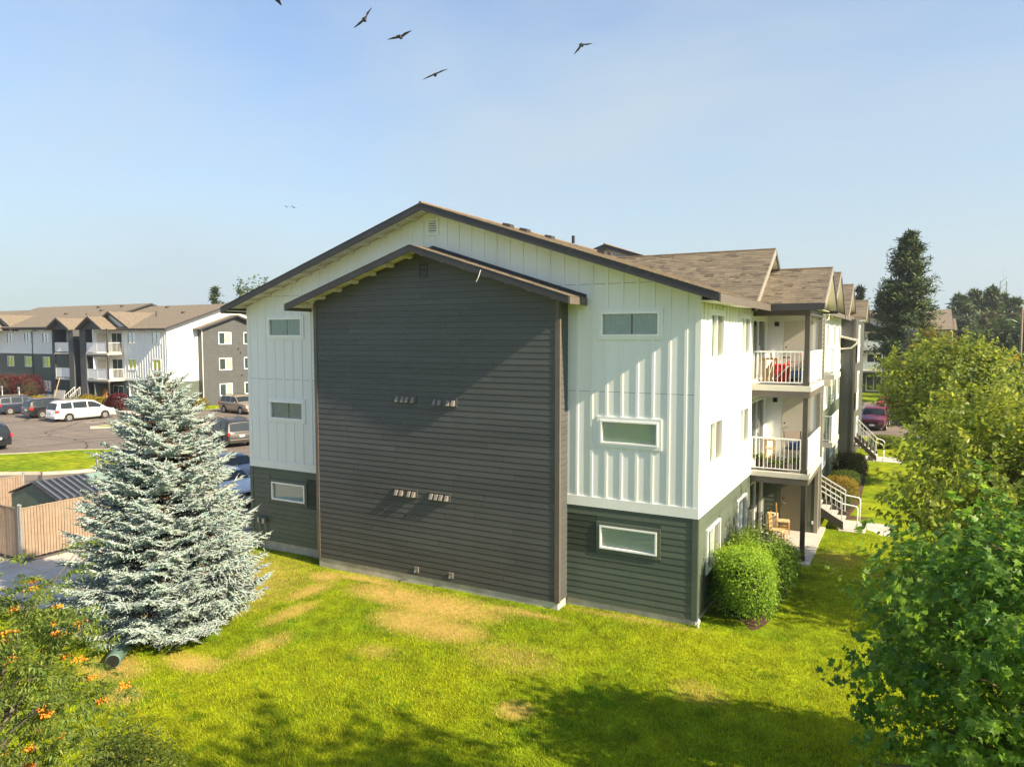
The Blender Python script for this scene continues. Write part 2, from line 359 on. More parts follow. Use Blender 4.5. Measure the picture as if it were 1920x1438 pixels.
tag(MB().box(-14, 6.5, 39.5, 71, -0.28, -0.103).build('driveway', 'asphalt'), kind='structure')
tag(MB().box(-200, 300, 108, 122, -0.28, -0.06).build('street', 'asphalt'), kind='structure')
# lawn sheet with dry patches
NX, NY = 156, 300
xs = np.linspace(-17.05, 16, NX); ys = np.linspace(-34, 39.3, NY); GX, GY = np.meshgrid(xs, ys)
GZ = gz(GX, GY)
DRY = [(-10.9, -1.2, 0.55, 0.45, .9), (-10.4, -2.4, 0.35, 0.9, .8), (-9.6, -3.9, 0.3, 0.9, .75), (-8.6, -5.7, 0.35, 0.8, .55), (-8.0, -1.6, 1.5, 0.6, 1.0), (-6.3, -1.75, 1.7, 0.75, 1.0), (-4.4, -1.15, 1.3, 0.22, .75),
       (-6.4, -2.8, 1.1, 0.7, 1.0), (-5.3, -3.0, 1.0, 0.6, .9), (-9.6, -0.85, 1.4, 0.2, 1.0), (-2.0, -5.6, 0.35, 0.3, .9), (-6.1, -4.7, 0.5, 0.4, .35), (-9.4, -7.0, .8, 0.35, .9), (-10.7, -8.0, .8, 0.5, .9),
       (-1.7, -0.28, 1.9, 0.12, .9), (-13.5, -4, 2.5, 3.0, .8), (-9.3, -8.7, .5, .35, .6), (2.5, 7.6, .9, .9, .35), (0.9, -3.2, .6, .5, .3), (-3.2, -3.6, 1.2, .7, .3)]
def dry_at(x, y):
    d = np.zeros_like(np.asarray(x, float))
    for (a, b, rx, ry, k) in DRY:
        d = np.maximum(d, k * np.clip(1.35 - np.sqrt(((x - a) / rx) ** 2 + ((y - b) / ry) ** 2), 0, 1))
    return np.clip(d, 0, 1)
V = np.stack([GX.ravel(), GY.ravel(), GZ.ravel()], 1)
ii = (np.arange(NY - 1)[:, None] * NX + np.arange(NX - 1)[None]).ravel()
F = np.stack([ii, ii + 1, ii + NX + 1, ii + NX], 1)
dv = dry_at(V[:, 0], V[:, 1]); me = np_mesh('lawn', V, F, np.stack([dv] * 3, 1), True, 'dry')
tag(link('lawn', me, 'lawn'), kind='structure')
# grass blades (nobody could count them)
def grass_blades():
    C = np.array([4.35, -17.28])
    n = 380000
    x = np.random.uniform(-16.5, 10, n * 3); y = np.random.uniform(-14.5, 16, n * 3)
    dist = np.hypot(x - C[0], y - C[1]); keep = np.random.rand(len(x)) < np.clip((13.0 / dist) ** 1.6, 0, 1)
    keep &= ~((x > -15.5) & (x < 0.12) & (y > -0.02)) & ~((x > -11.85) & (x < -3.4) & (y > -0.6) & (y < 0.1))
    keep &= ~((x > -0.1) & (x < 1.95) & (y > 6.2) & (y < 11.8)) & ~((x > 1.7) & (x < 4.1) & (y > 11.1)) & ~((x < 1.75) & (x > -.1) & (y > 0.15) & (y < 6.5))
    fx, fy = -0.4807, 0.8768; rx, ry = 0.8768, 0.4807
    dep = (x - C[0]) * fx + (y - C[1]) * fy; lat = (x - C[0]) * rx + (y - C[1]) * ry
    keep &= (dep > 2.5) & (np.abs(lat) < dep * 0.78 + 0.5)
    x, y = x[keep][:n], y[keep][:n]; n = len(x); z = gz(x, y)
    a = np.random.uniform(0, 2 * np.pi, n); h = np.random.uniform(0.03, 0.075, n); w = np.random.uniform(0.004, 0.009, n)
    lx, ly = np.random.normal(0, 0.028, n), np.random.normal(0, 0.028, n)
    # weeds and clover tufts, and faint mowing passes
    WX, WY, WR = np.random.uniform(-14, 6, 420), np.random.uniform(-13, 12, 420), np.random.uniform(.05, .22, 420); weed = np.zeros(n, bool)
    for a_, b_, r_ in zip(WX, WY, WR): weed |= (x - a_) ** 2 + (y - b_) ** 2 < r_ * r_
    h = np.where(weed, h * 1.35, h)
    d = dry_at(x, y)
    V = np.zeros((n, 3, 3)); V[:, 0] = np.stack([x - np.cos(a) * w, y - np.sin(a) * w, z - .005], 1); V[:, 1] = np.stack([x + np.cos(a) * w, y + np.sin(a) * w, z - .005], 1)
    V[:, 2] = np.stack([x + lx, y + ly, z + h * (1 - .45 * d)], 1)
    t = np.random.rand(n, 1); lo = np.sin(x * 0.7 + 2) * np.cos(y * 0.6) + np.sin(x * .31 - y * .43); lo = (lo[:, None] * 0.25 + .5).clip(0, 1)
    c = (1 - lo) * np.array([.17, .26, .006]) + lo * np.array([.34, .37, .008]); c = c * (.42 + 1.1 * t)
    c = c * (1 + .10 * np.sin((x * .55 + y * .84) * 2 * np.pi / 1.1))[:, None]; c = np.where(weed[:, None], c * np.array([.55, .78, .8]), c)
    dd = ((d + np.random.normal(0, .22, n)) > .27)[:, None] * (d[:, None] > .08)
    c = np.where(dd, np.array([.52, .38, .12]) * (.7 + .5 * t), c)
    me = np_mesh('grass', V.reshape(-1, 3), np.arange(3 * n).reshape(-1, 3), np.repeat(c, 3, 0))
    tag(link('grass', me, 'grass_blade'), 'short mown lawn grass around the near apartment building', 'grass', kind='stuff')
grass_blades()
# mulch beds
def blob_bed(name, pts, z0=0.055):
    m = MB(); m.prism([(x, y, -0.2) for x, y in pts], (0, 0, 0.2 + z0)); return tag(m.build(name, 'mulch'), kind='structure')
blob_bed('mulch_bed', [(0.02, 0.05), (0.3, -.02), (.6, -.06), (.9, .02), (1.15, .25), (1.38, .62), (1.5, 1.1), (1.56, 1.7), (1.6, 2.4), (1.6, 3.2), (1.55, 4.2), (1.5, 5.0), (1.55, 5.7), (1.75, 6.25), (0.02, 6.25)], 0.058)
blob_bed('mulch_bed', [(1.72, 13.9), (2.5, 13.9), (2.75, 16.5), (2.7, 21), (2.6, 27.0), (1.0, 27.0), (1.0, 13.9)], 0.075)
blob_bed('mulch_bed', [(2.4, 13.05), (3.3, 13.8), (2.4, 13.9)], 0.06)
# walks, patio, slabs, kerbs: concrete bays are pieces of their own with joints
def slab_bays(name, x0, x1, y0, y1, z1, nx, ny, mat='walk_concrete', h=0.22):
    root = empty(name, (x0, y0, z1)); tag(root, kind='structure')
    dx, dy = (x1 - x0) / nx, (y1 - y0) / ny
    me = MB().box(0.006, dx - 0.006, 0.006, dy - 0.006, -h, 0).mesh('slab')
    for i in range(nx):
        for j in range(ny): link('slab', me, mat, root, (i * dx, j * dy, random.uniform(-.003, .003)))
    MB().box(0.01, x1 - x0 - 0.01, 0.01, y1 - y0 - 0.01, -h - 0.02, -0.03).build('joint_bed', 'soil', root)
    return root
slab_bays('patio', 0.02, 1.88, 6.3, 11.35, 0.105, 1, 2)
slab_bays('walkway', 2.3, 4.1, 11.2, 13.0, 0.075, 2, 1)
slab_bays('walkway', 2.2, 4.3, 28.2, 30.2, 0.075, 2, 1)
slab_bays('walkway', -20.2, -15.6, -7.2, -1.0, -0.06, 3, 3)
slab_bays('walkway', -26.5, -20.2, -8.2, -4.98, -0.06, 4, 2)
slab_bays('walkway', -17.0, -15.45, 0.2, 30, -0.05, 1, 16)
slab_bays('walkway', -110, -58.9, 24.4, 26.2, -0.02, 28, 1)
MB().box(0.9, 1.35, 5.75, 6.1, -.05, 0.10).build('stepping_stone', 'walk_concrete', bevel=.01)
tag(bpy.data.objects['stepping_stone'], 'small square paving stone in the mulch beside the patio', 'paving stone')
def island(name, pts, label):
    root = empty(name, (0, 0, 0)); tag(root, kind='structure')
    n = len(pts); cx = sum(p[0] for p in pts) / n; cy = sum(p[1] for p in pts) / n
    inn = [((x - cx) * (1 - 0.22 / max(.3, math.hypot(x - cx, y - cy))) + cx, (y - cy) * (1 - 0.22 / max(.3, math.hypot(x - cx, y - cy))) + cy) for x, y in pts]
    for i in range(n):
        j = (i + 1) % n; m = MB()
        m.prism([(*pts[i], -0.2), (*pts[j], -0.2), (*inn[j], -0.2), (*inn[i], -0.2)], (0, 0, 0.245)); m.build('kerb', 'kerb_concrete', root)
    m = MB(); m.prism([(*q, -0.2) for q in inn], (0, 0, 0.225)); m.build('turf', 'lawn', root)
def smooth_poly(pts, k=4):
    out = []
    for i in range(len(pts)):
        p0, p1, p2, p3 = [Vector((*pts[(i + q - 1) % len(pts)], 0)) for q in range(4)]
        for a in range(k):
            t = a / k; out.append(tuple((0.5 * ((2 * p1) + (p2 - p0) * t + (2 * p0 - 5 * p1 + 4 * p2 - p3) * t * t + (3 * p1 - p0 - 3 * p2 + p3) * t ** 3))[:2]))
    return out
island('grass_island', smooth_poly([(-37.5, 2.6), (-35.2, 4.0), (-33.9, 6.2), (-34.6, 8.8), (-38.2, 10.9), (-41.5, 9.4), (-43.5, 6.6), (-50, 1.2), (-60, -6), (-52, -8)]), '')
island('grass_island', smooth_poly([(-52.6, 16.6), (-50.5, 18.3), (-46.5, 22.2), (-47.8, 23.4), (-51.5, 21.6)]), '')
for (a, b) in (((-66, 24.3), (-58.4, 24.3)), ((-58.4, 24.3), (-58.4, 31)), ((-110, 24.3), (-66, 24.3))):
    m = MB(); dx, dy = b[0] - a[0], b[1] - a[1]
    m.box(min(a[0], b[0]) - .08, max(a[0], b[0]) + .08, min(a[1], b[1]) - .08, max(a[1], b[1]) + .08, -.2, .045); tag(m.build('kerb', 'kerb_concrete'), kind='structure')
for i in range(9):   # stall lines
    x = -56.4 - i * 2.75
    tag(MB().box(x - .05, x + .05, 18.6, 24.0, -.104, -.101).build('stall_marking', 'paint_line'), kind='structure')
for i in range(4):
    y = 3.0 + i * 2.75
    tag(MB().box(-22.6, -17.2, y - .05, y + .05, -.104, -.101).build('stall_marking', 'paint_line'), kind='structure')
tag(MB().box(-110, -58.7, 26.2, 29.35, -.2, -.01).build('planting_bed', 'mulch'), kind='structure')
tag(MB().box(-59.6, -57.2, 29.6, 46, -.2, -.02).build('planting_bed', 'lawn'), kind='structure')
tag(MB().box(-17.15, -17.0, 0.2, 30, -.2, .02).build('kerb', 'kerb_concrete'), kind='structure')
tag(MB().box(-14, 6.5, 39.3, 39.5, -.2, .06).build('kerb', 'kerb_concrete'), kind='structure')

# ------------------------------------------------------------------ building pieces
def shingles(parent, o, du, dv, lu, lv, clip=None, name='shingles', exp=0.125, seed=1, mat='shingle_tint', wmin=.12, wmax=.32):
    """many small overlapping tabs laid up a slope, joined"""
    rs = np.random.RandomState(seed); o = Vector(o); du = Vector(du).normalized(); dv = Vector(dv).normalized(); n = du.cross(dv)
    if n.z < 0: n = -n
    V = []; F = []; T = []
    pal = [(.16, .135, .102), (.178, .15, .112), (.14, .117, .09), (.195, .164, .12), (.108, .09, .072)]
    nc = int(lv / exp) + 1
    for c in range(nc):
        v0 = c * exp; v1 = min(v0 + exp + 0.03, lv); u = -rs.uniform(0, .2)
        while u < lu:
            w = rs.uniform(wmin, wmax); a, b = max(u, 0) + .002, min(u + w, lu) - .002; u += w
            if b - a < .02: continue
            mid = o + du * ((a + b) / 2) + dv * (v0 + exp * .5)
            if clip and not clip(mid): continue
            h = rs.uniform(.006, .010); i = len(V)
            for (uu, vv, hh) in ((a, v0, h), (b, v0, h), (b, v1, .001), (a, v1, .001), (a, v0, -.004), (b, v0, -.004)):
                V.append(tuple(o + du * uu + dv * vv + n * hh))
            F += [(i, i + 1, i + 2), (i, i + 2, i + 3), (i + 4, i + 5, i + 1), (i + 4, i + 1, i), (i + 5, i + 2, i + 1), (i + 4, i, i + 3)]
            k = rs.choice(5, p=[.36, .3, .16, .08, .10]); T += [tuple(np.array(pal[k]) * rs.uniform(.88, 1.1))] * 6
    ob = link(name, np_mesh(name, V, F, np.array(T), False), mat, parent); ob['kind'] = 'stuff'; return ob
def slope_slab(mb, pts, t=0.1):
    """roof deck: polygon (top face) given thickness straight down"""
    mb.prism([(p[0], p[1], p[2] - t) for p in pts], (0, 0, t)); return mb
PLANK_CACHE = {}
def plank_obj(f, a0, b0, a1, b1, z0, z1, mat, parent, t0=0.0125):
    key = (tuple(f.s), tuple(f.d), round(b0 - a0, 3), round(a1 - a0, 3), round(b1 - a0, 3), round(z1 - z0, 3), mat, t0)
    if key not in PLANK_CACHE:
        g0 = Frame((0, 0, 0), f.s, f.d); PLANK_CACHE[key] = MB(g0).plank(0, b0 - a0, a1 - a0, b1 - a0, 0, z1 - z0, t0).mesh('plank'); PLANK_CACHE[key].materials.append(MATS[mat])
    return link('plank', PLANK_CACHE[key], mat, parent, f(a0, 0, z0))
def lap_wall(f, s0, s1, z0, z1, mat, parent, holes=(), exp=0.163, top=None, joint=3.6, seed=0, joined=False):
    """courses of lap siding, every board a piece; holes: (s0,s1,z0,z1); top(s)-> z limit for gables"""
    rs = random.Random(seed); z = z0; jm = MB(f); row = 0
    while z < z1 - 0.02:
        ze = min(z + exp, z1); zt = ze - .001
        A, B_ = s0, s1
        cuts = []
        for h in holes:
            if h[2] < ze - .01 and h[3] > z + .01: cuts.append((h[0], h[1]))
        segs = []; p = A
        for c in sorted(cuts): segs.append((p, c[0])); p = c[1]
        segs.append((p, B_))
        for (a, b) in segs:
            if b - a < .03: continue
            x = a; first = rs.uniform(0.8, joint) if b - a > joint * .9 else b - a
            while x < b - .02:
                e = min(x + first, b); first = joint
                if b - e < .5: e = b
                g = .003
                if joined: jm.plank(x + g, e - g, x + g, e - g, z + .012, zt)
                else: plank_obj(f, x + g, e - g, x + g, e - g, z + .012, zt, mat, parent)
                x = e
        z = ze; row += 1
    if joined:
        o = jm.build('siding', mat, parent, fix=False); o['kind'] = 'stuff'
def wall_panel(f, s0, s1, z0, z1, holes, mat, parent, name='wall', depth=0.12, d=0.0):
    """flat wall face with true openings and their reveals"""
    ss = sorted({s0, s1} | {h[0] for h in holes} | {h[1] for h in holes}); zs = sorted({z0, z1} | {h[2] for h in holes} | {h[3] for h in holes})
    ss = [s for s in ss if s0 <= s <= s1]; zs = [z for z in zs if z0 <= z <= z1]; m = MB(f)
    for i in range(len(ss) - 1):
        for j in range(len(zs) - 1):
            cs, cz = (ss[i] + ss[i + 1]) / 2, (zs[j] + zs[j + 1]) / 2
            if any(h[0] < cs < h[1] and h[2] < cz < h[3] for h in holes): continue
            m.poly([(ss[i], d, zs[j]), (ss[i + 1], d, zs[j]), (ss[i + 1], d, zs[j + 1]), (ss[i], d, zs[j + 1])])
    for h in holes:
        a, b, c, e = h[0], h[1], max(h[2], z0), min(h[3], z1)
        if c >= e: continue
        m.poly([(a, d, c), (b, d, c), (b, d - depth, c), (a, d - depth, c)]); m.poly([(a, d, e), (b, d, e), (b, d - depth, e), (a, d - depth, e)])
        m.poly([(a, d, c), (a, d, e), (a, d - depth, e), (a, d - depth, c)]); m.poly([(b, d, c), (b, d, e), (b, d - depth, e), (b, d - depth, c)])
    return m.build(name, mat, parent, fix=False)
def ring(m, s0, s1, z0, z1, w, d0, d1):
    m.box(s0, s1, d0, d1, z1 - w, z1); m.box(s0, s1, d0, d1, z0, z0 + w)
    m.box(s0, s0 + w, d0, d1, z0 + w, z1 - w); m.box(s1 - w, s1, d0, d1, z0 + w, z1 - w)
def slat_blind(m, s0, s1, z0, z1, d, w=0.085, rs=None):
    s = s0
    while s < s1:
        e = min(s + w, s1); m.poly([(s, d, z0), (e, d - 0.05, z0), (e, d - 0.05, z1), (s, d, z1)]); s = e
def window(f, s0, s1, z0, z1, parent, trim='white_siding', kind='blind', tw=0.09, vin=0.045, trim_on=True, far=False, split=None):
    """window > frame, pane, blind; opening s0..s1,z0..z1 is the vinyl frame's outside"""
    m = MB(f)
    if trim_on: ring(m, s0 - tw, s1 + tw, z0 - tw, z1 + tw, tw, 0.001, 0.034)
    else: m.box(s0 - .01, s1 + .01, .001, .02, z0 - .03, z0 - .002)
    w = m.build('window', trim, parent, fix=False)
    m = MB(f); ring(m, s0, s1, z0, z1, vin, -0.09, 0.05)
    if split: m.box((s0 + s1) / 2 - vin * .6, (s0 + s1) / 2 + vin * .6, -0.06, 0.03, z0 + vin, z1 - vin)
    m.build('frame', 'vinyl_white', w, fix=False)
    m = MB(f); m.poly([(s0 + vin, -.02, z0 + vin), (s1 - vin, -.02, z0 + vin), (s1 - vin, -.02, z1 - vin), (s0 + vin, -.02, z1 - vin)])
    m.build('pane', 'glass_far' if far else 'glass_window', w, fix=False)
    m = MB(f); a, b, c, e = s0 + .01, s1 - .01, z0 + .01, z1 - .01; mid = (a + b) / 2
    if kind == 'blind': slat_blind(m, a, b, c, e, -.045); m.build('blind', 'blind', w, fix=False)
    elif kind == 'curtain':
        k = 26; gap = (.48, .53)
        for i in range(k):
            t0, t1 = i / k, (i + 1) / k; dd = -.05 - .02 * (i % 2); d2 = -.05 - .02 * ((i + 1) % 2)
            x0, x1 = a + (b - a) * t0, a + (b - a) * t1
            lean = .05 * (b - a) * (1 if .2 < t0 < .5 else 0)
            if gap[0] < t0 < gap[1]: continue
            m.poly([(x0 - (lean if abs(t0 - .46) < .03 else 0), dd, c), (x1 - (lean if abs(t1 - .46) < .03 else 0), d2, c), (x1, d2, e), (x0, dd, e)])
        m.build('curtain', 'curtain', w, fix=False)
        MB(f).box(a, b, -.2, -.18, c, e).build('room_sheet', 'interior_dark', w, fix=False)
    elif kind == 'half':
        slat_blind(m, a, mid, c, e, -.085); m.build('blind', 'blind', w, fix=False)
        MB(f).box(mid, b, -.1, -.09, c, e).build('screen', 'interior_brown', w, fix=False)
    else: MB(f).box(a, b, -.1, -.09, c, e).build('room_sheet', kind, w, fix=False)
    return w
# ------------------------------------------------------------------ the near apartment building
def zr(x): return 10.86 - 0.331 * abs(x + 7.70)
def zb(x): return 9.65 - 0.320 * abs(x + 7.70)
G = Frame((0, 0, 0), (1, 0, 0), (0, -1, 0)); S = Frame((0, 0, 0), (0, 1, 0), (1, 0, 0)); D = Frame((0, -0.55, 0), (1, 0, 0), (0, -1, 0))
BL, BR_, W0 = -11.80, -3.46, -15.39
ST = 2.74
bld = empty('apartment_building'); tag(bld, 'near three storey apartment building with dark gabled bump-out and cream board siding', 'building')
# openings
def rows(s0, s1, zt, zbm, n=3): return [(s0, s1, zbm - k * ST, zt - k * ST) for k in range(n)]
GW = rows(-2.522, -0.998, 7.747, 7.145) + rows(-14.383, -12.877, 7.747, 7.145)
SW = rows(0.884, 2.337, 7.715, 6.57) + rows(4.628, 5.948, 7.715, 6.57)
# gable wall: fibre cement sheets with a seam at each floor
wall_panel(G, W0, 0, 2.72, 5.725, GW, 'white_siding', bld)
wall_panel(G, W0, 0, 5.733, 8.17, GW, 'white_siding', bld)
m = MB(G); m.poly([(W0, 0, 8.17), (0, 0, 8.17), (-0.85, 0, 8.466), (W0 + .85, 0, 8.466)]); m.build('wall', 'white_siding', bld, fix=False)
m = MB(G); m.poly([(-.87, 0, 8.474), (W0 + .87, 0, 8.474), (-7.7, 0, 10.74)]); m.build('wall', 'white_siding', bld, fix=False)
MB(G).box(W0, 0, -.03, -.015, 5.70, 5.76).box(W0 + .8, -.8, -.03, -.015, 8.44, 8.5).build('seam_backing', 'backing', bld)
wall_panel(G, W0, 0, 0.2, 2.72, GW, 'green_siding', bld, d=-.006)
MB(G).box(W0 + .012, -.012, -.4, -.014, -.6, .2).build('foundation', 'foundation', bld)
MB(S).box(0.42, 11.3, -.4, -.016, -.6, .198).build('foundation', 'foundation', bld)
for (a, b) in ((BR_, -.115), (W0 + .115, BL)):
    lap_wall(G, a, b, 0.2, 2.72, 'green_siding', bld, [(h[0] - .09, h[1] + .09, h[2] - .09, h[3] + .09) for h in GW], seed=int(a * 10))
m = MB(G); m.box(-.115, .022, 0.002, .026, .19, 2.72); m.build('corner_board', 'green_siding', bld)
m = MB(G); m.box(W0 - .022, W0 + .115, 0.002, .026, .19, 2.72); m.build('corner_board', 'green_siding', bld)
MB(G).box(-.115, .022, 0.002, .021, 2.98, 8.15).build('corner_board', 'white_siding', bld)
MB(G).box(W0 - .022, W0 + .115, 0.002, .021, 2.98, 8.15).build('corner_board', 'white_siding', bld)
MB(G).box(BR_ + .01, .025, 0.002, .027, 2.72, 2.98).build('band_board', 'white_siding', bld)
MB(G).box(W0 - .02, BL, 0.002, .027, 2.72, 2.98).build('band_board', 'white_siding', bld)
def battens(f, s0, s1, z0, ztop, holes, phase, parent, mat='white_siding', zlow=None, w=.07, proud=.019, joined=False, step=.406):
    k = math.ceil((s0 - phase) / step); jm = MB(f)
    while phase + k * step < s1:
        s = phase + k * step; k += 1; lo = zlow(s) if zlow else z0; hi = ztop(s)
        segs = [(lo, hi)]
        for h in holes:
            if h[0] - w / 2 < s < h[1] + w / 2:
                ns = []
                for (a, b) in segs:
                    if h[3] <= a or h[2] >= b: ns.append((a, b)); continue
                    if h[2] > a: ns.append((a, h[2]))
                    if h[3] < b: ns.append((h[3], b))
                segs = ns
        for (a, b) in segs:
            if b - a < .08: continue
            if joined: jm.box(s - w / 2, s + w / 2, 0.001, proud, a, b)
            else: MB(f).box(s - w / 2, s + w / 2, 0.001, proud, a + .001, b - .001).build('batten', mat, parent, fix=False)
    if joined and jm.v: o = jm.build('battens', mat, parent, fix=False); o['kind'] = 'stuff'
GT = [(h[0] - .09, h[1] + .09, h[2] - .09, h[3] + .09) for h in GW] + [(-7.93, -7.48, 10.0, 10.54)]
battens(G, W0 + .16, -.16, 2.98, lambda s: zr(s) - .13, GT, -2.37, bld, zlow=lambda s: 2.98 if (s > BR_ + .05 or s < BL - .02) else zb(s) + .02)
for i, h in enumerate(GW):
    kind = ['curtain', 'blind', 'blind', 'curtain', 'curtain', 'blind'][i]
    window(G, *h, bld, 'green_siding' if i % 3 == 2 else 'white_siding', kind)
# gable louvre
def louvre(f, s0, s1, z0, z1, mat, parent, n=5):
    m = MB(f); ring(m, s0, s1, z0, z1, .07 if mat == 'white_siding' else .025, .002, .034); o = m.build('gable_vent', mat, parent, fix=False)
    MB(f).box(s0 + .04, s1 - .04, .001, .006, z0 + .04, z1 - .04).build('backing', 'backing', o)
    k = .07 if mat == 'white_siding' else .025
    for i in range(n):
        z = z0 + k + (z1 - z0 - 2 * k) * (i + .5) / n; h = (z1 - z0 - 2 * k) / n
        m = MB(f); m.hexa([(s0 + k, .028, z - h * .42), (s1 - k, .028, z - h * .42), (s1 - k, .032, z - h * .36), (s0 + k, .032, z - h * .36), (s0 + k, .006, z + h * .3), (s1 - k, .006, z + h * .3), (s1 - k, .010, z + h * .36), (s0 + k, .010, z + h * .36)])
        m.build('slat', mat, o)
louvre(G, -7.91, -7.50, 10.03, 10.51, 'white_siding', bld)
# bump-out
m = MB(D); m.poly([(BL, -.006, .2), (BR_, -.006, .2), (BR_, -.006, zb(BR_) - .12), (-7.70, -.006, 9.52), (BL, -.006, zb(BL) - .12)]); m.build('bump_out_wall', 'dark_siding', bld, fix=False)
FR = Frame((BR_, 0, 0), (0, -1, 0), (1, 0, 0)); FL = Frame((BL, 0, 0), (0, -1, 0), (-1, 0, 0))
for f in (FR, FL):
    MB(f).poly([(0, -.006, .2), (.55, -.006, .2), (.55, -.006, 8.2), (0, -.006, 8.2)]).build('bump_out_wall', 'dark_siding', bld, fix=False)
    lap_wall(f, .0, .46, .2, 8.18, 'dark_siding', bld, joined=True)
    MB(f).box(.46, .575, .002, .027, .19, 8.16).build('corner_board', 'brown_trim', bld)
MB(D).box(BL + .012, BR_ - .012, -.5, -.012, -.6, .2).build('foundation', 'foundation', bld)
lap_wall(D, BL + .09, BR_ - .09, .2, .2 + .163 * 48, 'dark_siding', bld, seed=5)
z = .2 + .163 * 48; lim = lambda z: min(BR_ - .09 + 7.7, (9.53 - z) / .32)
while z < 9.4:
    z1 = min(z + .162, 9.50); a, b = lim(z), lim(z1)
    l0 = min(a, 7.7 - 0 + BL * -1 - 0) if False else a; j = random.uniform(-1.5, 1.5) if a > 2 else None
    L0, L1 = min(a, 4.0), min(b, 4.0)
    if j is None: plank_obj(D, -7.7 - L0, -7.7 + a, -7.7 - L1, -7.7 + b, z + .012, z1, 'dark_siding', bld)
    else:
        plank_obj(D, -7.7 - L0, -7.7 + j, -7.7 - L1, -7.7 + j, z + .012, z1, 'dark_siding', bld)
        plank_obj(D, -7.7 + j + .003, -7.7 + a, -7.7 + j + .003, -7.7 + b, z + .012, z1, 'dark_siding', bld)
    z += .163
MB(D).box(BR_ - .09, BR_ + .027, .002, .027, .19, 8.14).build('corner_board', 'brown_trim', bld)
MB(D).box(BL - .027, BL + .09, .002, .027, .19, 8.14).build('corner_board', 'brown_trim', bld)
louvre(D, -7.81, -7.52, 8.80, 9.25, 'dark_siding', bld)
# bump-out roof
m = MB()
for sg in (-1, 1):
    xt = -7.7 + sg * 4.77
    slope_slab(m, [(-7.7, -1.10, 9.63), (-7.7, 0.02, 9.63), (xt, 0.02, zb(xt) - .02), (xt, -1.10, zb(xt) - .02)], .08)
m.build('bump_out_roof', 'soffit_cream', bld)
for sg in (-1, 1):
    xt = -7.7 + sg * 4.77; m = MB()
    m.prism([(-7.7, -1.14, 9.65), (xt, -1.14, zb(xt)), (xt, -1.14, zb(xt) - .19), (-7.7, -1.14, 9.46)], (0, .04, 0)); m.build('rake_board', 'dark_fascia', bld)
    m = MB(); m.box(xt - .02, xt + .02, -1.10, -.005, zb(xt) - .19, zb(xt) - .01); m.build('eave_board', 'brown_trim', bld)
    sv = Vector((-sg, 0, .320)).normalized(); lv = 4.77 * math.hypot(1, .32)
    shingles(bld, (xt, -1.15, zb(xt) + .004), (0, 1, 0), sv, 1.15, lv, seed=11 + sg)
    for i in range(7):
        x = -7.7 + sg * (.35 + i * .66); zt = zb(x) - .105
        MB().hexa([(x - .045, -1.10, zb(x - .045) - .20), (x + .045, -1.10, zb(x + .045) - .20), (x + .045, -.575, zb(x + .045) - .20), (x - .045, -.575, zb(x - .045) - .20), (x - .045, -1.10, zb(x - .045) - .11), (x + .045, -1.10, zb(x + .045) - .11), (x + .045, -.575, zb(x + .045) - .11), (x - .045, -.575, zb(x - .045) - .11)]).build('lookout', 'soffit_cream', bld)
    m = MB(); m.hexa([(-7.7, -.03, zb(-7.7) + .01), (xt, -.03, zb(xt) + .01), (xt, -.008, zb(xt) + .01), (-7.7, -.008, zb(-7.7) + .01), (-7.7, -.03, zb(-7.7) + .09), (xt, -.03, zb(xt) + .09), (xt, -.008, zb(xt) + .09), (-7.7, -.008, zb(-7.7) + .09)]); m.build('flashing', 'dark_fascia', bld)
# main roof, first section
def main_roof(y0, y1, zt, xr, xl, sl=.331, rake=True, seed=3, tabs=True):
    m = MB()
    for xt in (xr, xl):
        ze = zt - sl * abs(xt + 7.7)
        slope_slab(m, [(-7.7, y0 + .03, zt - .02), (-7.7, y1, zt - .02), (xt, y1, ze - .02), (xt, y0 + .03, ze - .02)], .09)
    m.build('roof', 'soffit_cream', bld)
    for xt in (xr, xl):
        ze = zt - sl * abs(xt + 7.7)
        m = MB(); m.prism([(-7.7, y0, zt), (xt, y0, ze), (xt, y0, ze - .2), (-7.7, y0, zt - .2)], (0, .04, 0)); m.build('rake_board', 'dark_fascia', bld)
        MB().box(xt - .02, xt + .02, y0 + .04, y1 if xt < 0 else y1, ze - .2, ze - .01).build('eave_board', 'brown_trim', bld)
        sv = Vector((math.copysign(1, -7.7 - xt), 0, sl)).normalized(); L = abs(xt + 7.7) * math.hypot(1, sl)
        shingles(bld, (xt, y0 - .015, ze + .004), (0, 1, 0), sv, y1 - y0, L, seed=seed + int(xt > 0), wmin=.12 if xt > 0 else .6, wmax=.32 if xt > 0 else 1.0)
    m = MB(); m.tube([(-7.7, y0 - .015, zt + .006), (-7.7, y1, zt + .006)], .045, 6); m.build('ridge_cap', 'shingle_cap', bld)
plain('shingle_cap', (.17, .13, .095), .9, .25, 6)
main_roof(-.62, 13.4, 10.86, .57, -15.97)
for sg in (-1, 1):
    for i in range(13):
        x = -7.7 + sg * (.55 + i * .6)
        MB().hexa([(x + q[0] * .045, q[1], zr(x + q[0] * .045) - q[2]) for q in ((-1, -.575, .2), (1, -.575, .2), (1, -.002, .2), (-1, -.002, .2), (-1, -.575, .112), (1, -.575, .112), (1, -.002, .112), (-1, -.002, .112))]).build('lookout', 'soffit_cream', bld)
# boxed eave return at the far left and the soffit along the near eave
MB().box(-15.95, -15.42, -.58, 13, 8.00, 8.015).build('soffit', 'soffit_cream', bld)
MB().box(.03, .545, -.575, 4.0, 7.95, 7.965).build('soffit', 'soffit_cream', bld)
# main roof, raised middle section and its wall
main_roof(13.3, 36.5, 11.26, 1.5, -16.9, seed=21)
m = MB(); m.poly([(-16.4, 13.6, 7.9), (1.0, 13.6, 7.9), (-7.7, 13.6, 11.12)]); m.build('wall', 'white_siding', bld, fix=False)
